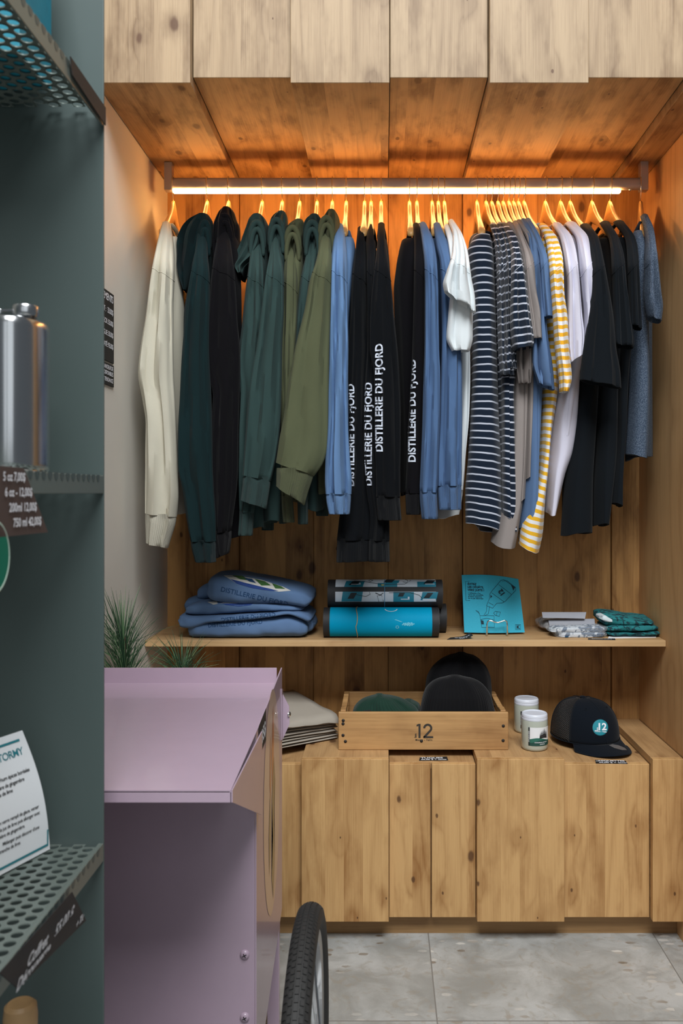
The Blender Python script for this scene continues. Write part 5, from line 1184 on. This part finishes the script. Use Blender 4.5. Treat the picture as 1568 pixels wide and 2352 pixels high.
tag_card('black price card for the cap, at the front edge of the bench', [(1366, 1746), (1436, 1748), (1441, 1755), (1368, 1754)], TR, [('CASQUETTES', 0.0135, 0.45, 0.70), ('36,00 $ + taxes', 0.012, 0.55, 0.22)])
tag_card('black price card with a lifted corner on the shelf left of the dishcloth', [(1034, 1465), (1078, 1461), (1086, 1468), (1026, 1469.5)], SZ, [('GUENILLE', 0.010, 0.5, 0.68), ('9,00 $', 0.009, 0.6, 0.25)], 0.010)
tag_card('thin black price card on the shelf edge below the bandanas', [(1350, 1466.5), (1412, 1467), (1413, 1470.5), (1350, 1469.5)], SZ, [('BANDEAU 25,00 $', 0.007, 0.5, 0.5)])

# ---- stack of canvas tote bags
CANV = fabric('natural_canvas', srgb(164, 156, 144), weave=500, var=0.06)
TGp = 'stacked canvas tote bags'
yaw = 0.62; hz = [0.0095, 0.010, 0.0085, 0.011, 0.009, 0.010, 0.0095, 0.0085]; zc = TP+0.0008
names = ['at the very bottom of the tote stack', 'second from the bottom of the tote stack', 'third from the bottom of the tote stack', 'fourth from the bottom of the tote stack', 'fourth from the top of the tote stack', 'third from the top of the tote stack', 'second from the top of the tote stack', 'lying open on top of the tote stack']
for k in range(8):
    rng = random.Random(80+k); lx, ly = 0.115+0.004*rng.random(), 0.13+0.004*rng.random(); h = hz[k]
    M = Matrix.Translation((-0.303+0.003*rng.uniform(-1, 1), 2.552+0.003*rng.uniform(-1, 1), 0)) @ Matrix.Rotation(yaw+0.03*rng.uniform(-1, 1), 4, 'Z')
    bm = bmesh.new(); rings = []
    top = (k == 7); ex = 0.0
    for i in range(25):
        u = -1+2*i/24; ring = []
        for j in range(28):
            a = 2*PI*j/28; c, s = math.cos(a), math.sin(a); yy = ly*sgn(c, 0.3); xx = lx*u
            p = M @ Vector((xx, yy, 0)); nz = noise.noise(Vector((p.x*14, p.y*14, 0.3)))
            sl = 0.013*(k/7)*(-u*0.3+yy/ly*0.9)                    # the pile leans back and to the right
            zz = zc+h/2+(h/2*0.70)*sgn(s, 0.6)*(0.8 if abs(u) > 0.97 else 1)+sl+0.004*nz*k/7
            ring.append(Vector((p.x+0.003*nz, p.y+0.003*nz, zz)))
        rings.append(ring)
    rings_loft(bm, rings, None, True, True); bmesh.ops.recalc_face_normals(bm, faces=bm.faces)
    c = M @ Vector((0, 0, 0)); t = thing('tote_bag', 'beige canvas tote bag '+names[k], 'tote bag', (c.x, c.y, zc), group=TGp)
    build('folded_bag', bm, CANV, t, True)
    if top:
        bm = bmesh.new(); q = []
        for i in range(13):
            for j in range(13):
                u, v = -1.0+2.0*i/12, -1.13+2.13*j/12; p = M @ Vector((lx*u, ly*v, 0)); ed = max(0, -v-1.03)
                q.append(bm.verts.new((p.x, p.y-0.0*ed, zc+h+0.0045+0.013*(-u*0.3+v*0.9)+0.006*noise.noise(Vector((u*2, v*2, 5)))+0.004-0.16*ed*max(0, 0.7+0.3*u))))
        for i in range(12):
            for j in range(12): bm.faces.new((q[i*13+j], q[(i+1)*13+j], q[(i+1)*13+j+1], q[i*13+j+1]))
        fl = build('top_flap', bm, CANV, t, True); sm = fl.modifiers.new('thick', 'SOLIDIFY'); sm.thickness = 0.0016; sm.offset = 1
    zc += h

# ---- wooden crate
t = thing('wooden_crate', 'old wooden crate stencilled with the number 12, holding knit hats', 'crate', (X(972, 2.41), 2.54, TP))
xa_, xb_, y0, y1 = X(777, 2.409), X(1167, 2.409), 2.408, 2.672; zt = TP+0.1035
bm = bmesh.new(); abox(bm, xa_, xb_, y0, y0+0.013, TP+0.0005, zt, 0.0022); fbd = build('front_board', bm, W_CRATE, t)
bm = bmesh.new(); abox(bm, xa_+0.004, xb_-0.004, y1-0.013, y1, TP+0.0005, zt-0.001, 0.002); build('back_board', bm, W_CRATE, t)
for x0 in (xa_+0.005, xb_-0.020):
    bm = bmesh.new(); m_ = (y0+y1)/2                            # end board with a hand hole, upper strips flush
    abox(bm, x0, x0+0.015, y0+0.0135, y1-0.0135, TP+0.0008, TP+0.070, 0.0015); build('end_board', bm, W_CRATE, t)
    bm = bmesh.new(); abox(bm, x0-0.0, x0+0.015, y0+0.0135, y0+0.055, TP+0.0705, zt+0.003, 0.0015); abox(bm, x0, x0+0.015, y1-0.055, y1-0.0135, TP+0.0705, zt+0.001, 0.0015)
    abox(bm, x0, x0+0.015, y0+0.0555, y1-0.0555, TP+0.091, zt-0.001, 0.0015); build('hand_hold', bm, W_CRATE, t)
bm = bmesh.new(); abox(bm, xa_+0.006, xb_-0.006, y0+0.014, y1-0.014, TP+0.0004, TP+0.009); build('bottom_board', bm, W_CRATE, t)
NAIL = plain('rusty_nail_head', (0.03, 0.026, 0.024), 0.6, metal=0.5)
for px, py in ((788, 1655), (787.5, 1662.5), (787.5, 1689), (793, 1703), (1155.5, 1667.5), (1155, 1701), (967.5, 1702)):
    p = P(px, py, y0); bm = bmesh.new(); lathe(bm, [(0.0044, 0), (0.004, 0.0010), (0.0005, 0.0013)], (0, 0, 0), 16, True, True); bm.transform(Matrix.Translation(p) @ Matrix.Rotation(PI/2, 4, 'X')); build('nail', bm, NAIL, t, True)
STEN = plain('stencil_black', (0.035, 0.028, 0.022), 0.8)
bm = bmesh.new(); d = y0
def fl2(pts): bm.faces.new([bm.verts.new((X(a, d), d-0.0006, Z(b, d))) for a, b in pts])
fl2([(960.8, 1662.5), (965.5, 1662.5), (965.5, 1695), (960.8, 1695)]); fl2([(956.5, 1664.5), (960.8, 1662.5), (960.8, 1667), (956.5, 1668.5)])
ar = [(973+0, 1671)]; oc = []; ic = []
for k in range(15):
    a = PI+PI*1.20*k/14; oc.append((982+10.5*math.cos(a), 1672.5+10.5*math.sin(a))); ic.append((982+5.6*math.cos(a), 1672.5+5.8*math.sin(a)))
for k in range(14): fl2([oc[k], oc[k+1], ic[k+1], ic[k]])
fl2([oc[-1], (979.5, 1690.5), (972, 1695), (972, 1691.5), ic[-1]]); fl2([(972, 1690.8), (994.5, 1690.8), (994.5, 1695.2), (972, 1695.2)])
bmesh.ops.triangulate(bm, faces=bm.faces[:]); build('stencil_number', bm, STEN, t)
text_on('lettering', 'km', 7.5*d/F, (X(954, d), d-0.0006, Z(1689.5, d)), (0, 0, 1), (-1, 0, 0), STEN, t, 0.03)
text_on('lettering', 'Monts - Valin', 6.2*d/F, (X(973, d), d-0.0006, Z(1699.5, d)), (1, 0, 0), (0, 0, 1), STEN, t, 0.02, 1.15)

# ---- knit hats in the crate
def hat(label, rows, d, hy, key, seed, group='knit hats in the crate', lean=0.0, ribn=46):
    t = thing('knit_hat', label, 'hat', (X(sum(rows[-1][1:3])/2, d), d, TP+0.0095), group=group)
    bm, _ = cloth_loft(rows, lambda p: d+lean*(rows[-1][0]-p), lambda p: hy*(0.35+0.65*min(1, (p-rows[0][0])/45.0)**0.6), N=44, n=72, seed=seed, wr=0.004, fold=0.003, hollow=0.0, expo=0.85)
    return t, build('crown', bm, HATM[key], t, True)
HATM = {'black': rib('black_knit', (0.006, 0.006, 0.007), 64, depth=0.0016, sheen=0.1), 'green': rib('green_knit', srgb(30, 56, 46), 64, depth=0.002, sheen=0.1), 'blackb': rib('black_knit_fine', (0.004, 0.004, 0.005), 90, depth=0.001, sheen=0.05)}
hat('black knit hat standing tallest at the back of the crate', [(1501, 1046, 1072), (1504, 1032, 1086), (1515, 1010, 1102), (1535, 990, 1118), (1560, 979, 1126), (1590, 976, 1128), (1640, 974, 1128), (1668, 976, 1126)], 2.575, 0.045, 'blackb', 71)
hat('black ribbed knit hat in front of the taller one, in the crate', [(1554, 1022, 1066), (1557, 1008, 1082), (1566, 990, 1102), (1582, 976, 1118), (1600, 970, 1128), (1625, 965, 1134), (1645, 962, 1138), (1690, 962, 1138)], 2.485, 0.042, 'black', 72)
tg, go = hat('dark green knit hat lying folded in the left half of the crate', [(1597, 858, 884), (1600, 846, 908), (1605, 832, 924), (1614, 820, 940), (1626, 812, 956), (1640, 809, 962), (1690, 811, 962)], 2.495, 0.055, 'green', 73)
bm = bmesh.new(); abox(bm, 0, 0.021, -0.002, 0, 0, 0.012, 0.0005); bm.transform(Matrix.Translation(P(835, 1642, 2.438)) @ Matrix.Rotation(-0.12, 4, 'Y')); build('hat_label', bm, BLACKCARD, tg)
bm = bmesh.new(); lathe(bm, [(0.003, 0), (0.003, 0.0006)], (0, 0, 0), 14); bm.transform(Matrix.Translation(P(848.5, 1636.5, 2.4362)) @ Matrix.Rotation(PI/2, 4, 'X')); build('label_emblem', bm, CHALK, tg)
bm, _ = cloth_loft([(1610, 925, 950), (1616, 920, 962), (1630, 915, 966), (1668, 915, 966)], lambda p: 2.55, lambda p: 0.03, N=20, n=60, seed=9, hollow=0.0); build('brim_fold', bm, HATM['green'], tg, True)

# ---- candles
def candle(label, px, d, h, seed):
    cx = X(px, d); r0 = 0.0362; t = thing('candle_jar', label, 'candle', (cx, d, TP), group='candle jars on the bench')
    zb = TP+0.0005; H = h
    gl, nt, b = newmat('candle_glass'); b.inputs['Base Color'].default_value = (0.46, 0.49, 0.42, 1); b.inputs['Roughness'].default_value = 0.12; b.inputs['Subsurface Weight'].default_value = 0.25; b.inputs['Subsurface Radius'].default_value = (0.02, 0.02, 0.015); b.inputs['Coat Weight'].default_value = 0.6
    bm = bmesh.new(); lathe(bm, [(r0*0.86, zb), (r0*0.95, zb+0.002), (r0, zb+0.008), (r0, zb+H*0.80), (r0*0.985, zb+H*0.825)], (cx, d, 0), 48); build('jar', bm, gl, t, True, 0.8)
    LW = plain('white_lid', srgb(214, 218, 228), 0.35)
    bm = bmesh.new(); z0 = zb+H*0.826; lathe(bm, [(r0*0.97, z0), (r0*0.99, z0+0.001), (r0*0.99, z0+0.0055), (r0*0.965, z0+0.0065), (r0*0.985, z0+0.0075), (r0*0.985, z0+0.013), (r0*0.95, zb+H-0.0012), (r0*0.91, zb+H), (r0*0.86, zb+H-0.0008), (r0*0.85, zb+H-0.0022)], (cx, d, 0), 48); build('lid', bm, LW, t, True, 0.5)
    def patch(nm, a0, a1, za, zb_, mt, off, n=16, wav=None):
        bm = bmesh.new(); L = []
        for i in range(n+1):
            a = a0+(a1-a0)*i/n; rr_ = r0+off; x, y = cx+rr_*math.sin(a), d-rr_*math.cos(a); zt_ = zb_ if wav is None else zb_+wav(a); L.append((bm.verts.new((x, y, za)), bm.verts.new((x, y, zt_))))
        for i in range(n): bm.faces.new((L[i][0], L[i+1][0], L[i+1][1], L[i][1]))
        return build(nm, bm, mt, t, True)
    a0, a1 = -0.62, 1.35; zA, zB = zb+H*0.16, zb+H*0.665
    patch('label', a0+0.10, a1, zA, zB, WHITEP, 0.0004)
    patch('label_band', a0-0.02, a0+0.10, zA, zB, plain('candle_band', srgb(26, 36, 38), 0.6), 0.0005, 4)
    GN = plain('candle_green', srgb(22, 70, 62), 0.6); GM = plain('candle_green_mid', srgb(40, 104, 88), 0.6)
    patch('label_hill', a0+0.10, a1, zA, zA+H*0.175, GM, 0.0006, 24, lambda a: 0.0045*math.sin(a*2.6+1.4))
    patch('label_hill', a0+0.10, a1, zA, zA+H*0.12, GN, 0.0007, 24, lambda a: 0.004*math.sin(a*3.1+0.2))
    bm = bmesh.new(); rng = random.Random(seed)
    for i in range(11):
        a = 0.25+0.062*i; hh = 0.012+0.012*(1-abs(i-6)/7)+0.004*rng.random(); zz = zA+H*0.19+0.0025*math.sin(a*3)
        for k in range(3):
            w_ = 0.058*(1-k*0.28); f = []
            for (da, dz) in ((-w_, k*hh*0.28), (w_, k*hh*0.28), (0, k*hh*0.28+hh*0.45)):
                q = a+da; f.append(bm.verts.new((cx+(r0+0.0009)*math.sin(q), d-(r0+0.0009)*math.cos(q), zz+dz)))
            bm.faces.new(f)
    build('label_trees', bm, INK, t)
    lt = bvh_of(*[o for o in t.children if o.name.startswith('jar')])
    for body, sz, zz, ax in (('CHANDELLE ARTISANALE', 0.0038, zA+0.0095, 0.45), ('BORÉALE', 0.0034, zA+0.0045, 0.45)):
        bm = text_bm(body, sz, 0.02); bm.transform(frame((cx+r0*math.sin(ax), d-r0*1.5, zz), (1, 0, 0), (0, 0, 1))); drape(bm, lt, (0, 1, 0), 0.0012, 0.006, 0.1); build('lettering', bm, CHALK, t)
    bm = text_bm('DISTILLERIE DU FJORD', 0.0030, 0.02); aa = a0+0.04; bm.transform(frame((cx+(r0+0.001)*math.sin(aa), d-(r0+0.0011)*math.cos(aa), (zA+zB)/2), (0, 0, 1), (-math.cos(aa), -math.sin(aa), 0))); build('lettering', bm, CHALK, t)
candle('candle jar with white lid and tree label, the front one of the two', 1227, 2.425, 0.099, 1)
candle('candle jar with white lid standing behind the front candle jar', 1208.5, 2.60, 0.0985, 2)

# ---- trucker cap
capx, capd = X(1346, 2.54), 2.56
ct = thing('trucker_cap', 'black mesh-back trucker cap with a round teal patch on the bench', 'cap', (capx, capd, TR), rz=0.36)
CB = fabric('cap_black_twill', srgb(16, 21, 28), weave=700, sheen=0.1)
def meshback():
    m, nt, b = newmat('cap_mesh_back'); nb = NB(nt); s = nb.sep(nb.coord('UV')); g = nb.m('MULTIPLY', nb.m('SINE', nb.m('MULTIPLY', s[0], 560)), nb.m('SINE', nb.m('MULTIPLY', s[1], 1500)))
    nt.links.new(nb.mix(nb.ss(g, 0.1, 0.6), (0.010, 0.010, 0.011, 1), (0.045, 0.045, 0.047, 1)), b.inputs['Base Color']); b.inputs['Roughness'].default_value = 0.45; nb.bump(g, 0.8, 0.003, b); return m
MB_ = meshback()
M0 = world_of(ct)
CHh = 0.108; RXc, RYc = 0.094, 0.104; zb0 = 0.020
def capP(a, s, off=0.0):
    """a: angle round the head, 0 = front (-Y); s: 0 at the rim, 1 at the button"""
    q = s*PI/2; rr_ = math.cos(q)**0.62; front = max(0, math.cos(a)); zz = zb0+CHh*(math.sin(q)**0.92)*(1.0-0.02*(1-front))
    bx = (RXc+off)*rr_*math.sin(a); by = -(RYc+off)*rr_*math.cos(a)*(1.0+0.05*front*(1-s))
    bump = 0.004*front*math.sin(PI*min(1, s*1.3))
    return Vector((bx, by-bump+0.010*s, zz+off*math.sin(q)))
def capgrid(a0, a1, s0, s1, na, ns, off=0.0):
    bm = bmesh.new(); uv = bm.loops.layers.uv.verify(); g = [[bm.verts.new(M0 @ capP(a0+(a1-a0)*i/na, s0+(s1-s0)*j/ns, off)) for j in range(ns+1)] for i in range(na+1)]
    for i in range(na):
        for j in range(ns):
            f = bm.faces.new((g[i][j], g[i+1][j], g[i+1][j+1], g[i][j+1]))
            for l, (p_, q_) in zip(f.loops, ((i, j), (i+1, j), (i+1, j+1), (i, j+1))): l[uv].uv = ((a0+(a1-a0)*p_/na)*0.1, (s0+(s1-s0)*q_/ns)*0.14)
    return bm
def solid(o, th=0.0016): m = o.modifiers.new('thick', 'SOLIDIFY'); m.thickness = th; m.offset = -1
FA = 1.08
fp = build('front_panels', capgrid(-FA, FA, 0, 1.0, 34, 22), CB, ct, True); solid(fp)
bp = build('mesh_back', capgrid(FA, 2*PI-FA, 0, 1.0, 56, 22), MB_, ct, True); solid(bp)
for a in (-FA, 0.0, FA, 2.1, PI, -2.1):
    bm = bmesh.new(); tube(bm, [M0 @ capP(a, s/20, 0.0004) for s in range(20)], 0.0011, 6); build('seam', bm, CB, ct, True)
bm = bmesh.new(); tube(bm, [M0 @ capP(2*PI*k/60, 0.0, 0.0006) for k in range(60)], 0.0018, 6, closed=True); build('rim_binding', bm, CB, ct, True)
bm = bmesh.new(); lathe(bm, [(0.0085, 0), (0.0085, 0.002), (0.006, 0.0048), (0.0005, 0.0056)], (0, 0, 0), 20); bm.transform(M0 @ Matrix.Translation(capP(0, 1.0)+Vector((0, 0, -0.001)))); build('button', bm, CB, ct, True)
bm = bmesh.new()
for a in (-0.55, 0.55):
    c = capP(a, 0.62, 0.0006); n = (c-Vector((0, 0, 0.05))).normalized(); q = n.to_track_quat('Z', 'Y').to_matrix().to_4x4()
    k0 = [M0 @ (c+q.to_3x3() @ Vector((0.0034*math.cos(2*PI*k/20), 0.0034*math.sin(2*PI*k/20), 0))) for k in range(20)]; tube(bm, k0, 0.0008, 5, closed=True)
build('eyelet', bm, CB, ct, True)
# curved brim
def brimP(u, v):
    a = u*0.98; e = capP(a, 0.0); ex = 0.072*v*math.cos(a*1.35)**0.8 if abs(a*1.35) < PI/2 else 0
    x = e.x*(1+0.10*v); y = e.y-ex
    z = zb0+0.001-0.010*v-0.40*x*x*(0.6+v)*4.0*(0.6+0.4*v)
    return Vector((x, y, max(z, 0.0022)))
bm = bmesh.new(); g = [[bm.verts.new(M0 @ brimP(-1+2*i/40, j/14)) for j in range(15)] for i in range(41)]
for i in range(40):
    for j in range(14): bm.faces.new((g[i][j], g[i][j+1], g[i+1][j+1], g[i+1][j]))
bmesh.ops.recalc_face_normals(bm, faces=bm.faces); br = build('brim', bm, CB, ct, True); solid(br, 0.0022); br.modifiers['thick'].offset = 0
bvb = bvh_of(br); bvf = bvh_of(fp)
bm = bmesh.new(); pts = [(1398, 1713), (1406, 1710.5), (1420, 1713), (1434, 1719), (1439, 1724), (1428, 1724), (1411, 1719.5)]; pxpoly(bm, pts); put('brim_sticker', bm, bvb, plain('silver_sticker', (0.30, 0.28, 0.27), 0.35, metal=0.6), ct, 0.0022)
pc = (1378, 1671)
def disc(rpx, mat, nm, off):
    bm = bmesh.new(); pxpoly(bm, [(pc[0]+rpx*math.cos(2*PI*k/40), pc[1]+rpx*1.04*math.sin(2*PI*k/40)) for k in range(40)]); return put(nm, bm, bvf, mat, ct, off, 0.004)
disc(18, plain('patch_edge', srgb(14, 98, 112), 0.7), 'patch_edge', 0.0012); disc(16.8, plain('teal_patch', srgb(18, 128, 142), 0.75), 'patch', 0.0019)
for body, sz, x, y, ang, bo in (('12', 22, 1381, 1670, 0, 0.03), ('km', 6, 1371, 1674.5, PI/2, 0.02), ('Monts - Valin', 5.0, 1378.5, 1680, -0.08, 0.02)):
    put('patch_lettering', pxtext(body, sz, x, y, ang, 2.4, bo), bvf, CHALK, ct, 0.0026, 0.004)
bm = bmesh.new(); tube(bm, [M0 @ Vector((0.058*math.cos(a), 0.085+0.012*math.sin(a)*0, 0.012)) for a in [PI*k/8 for k in range(9)]], 0.004, 6); build('back_strap', bm, CB, ct, True)
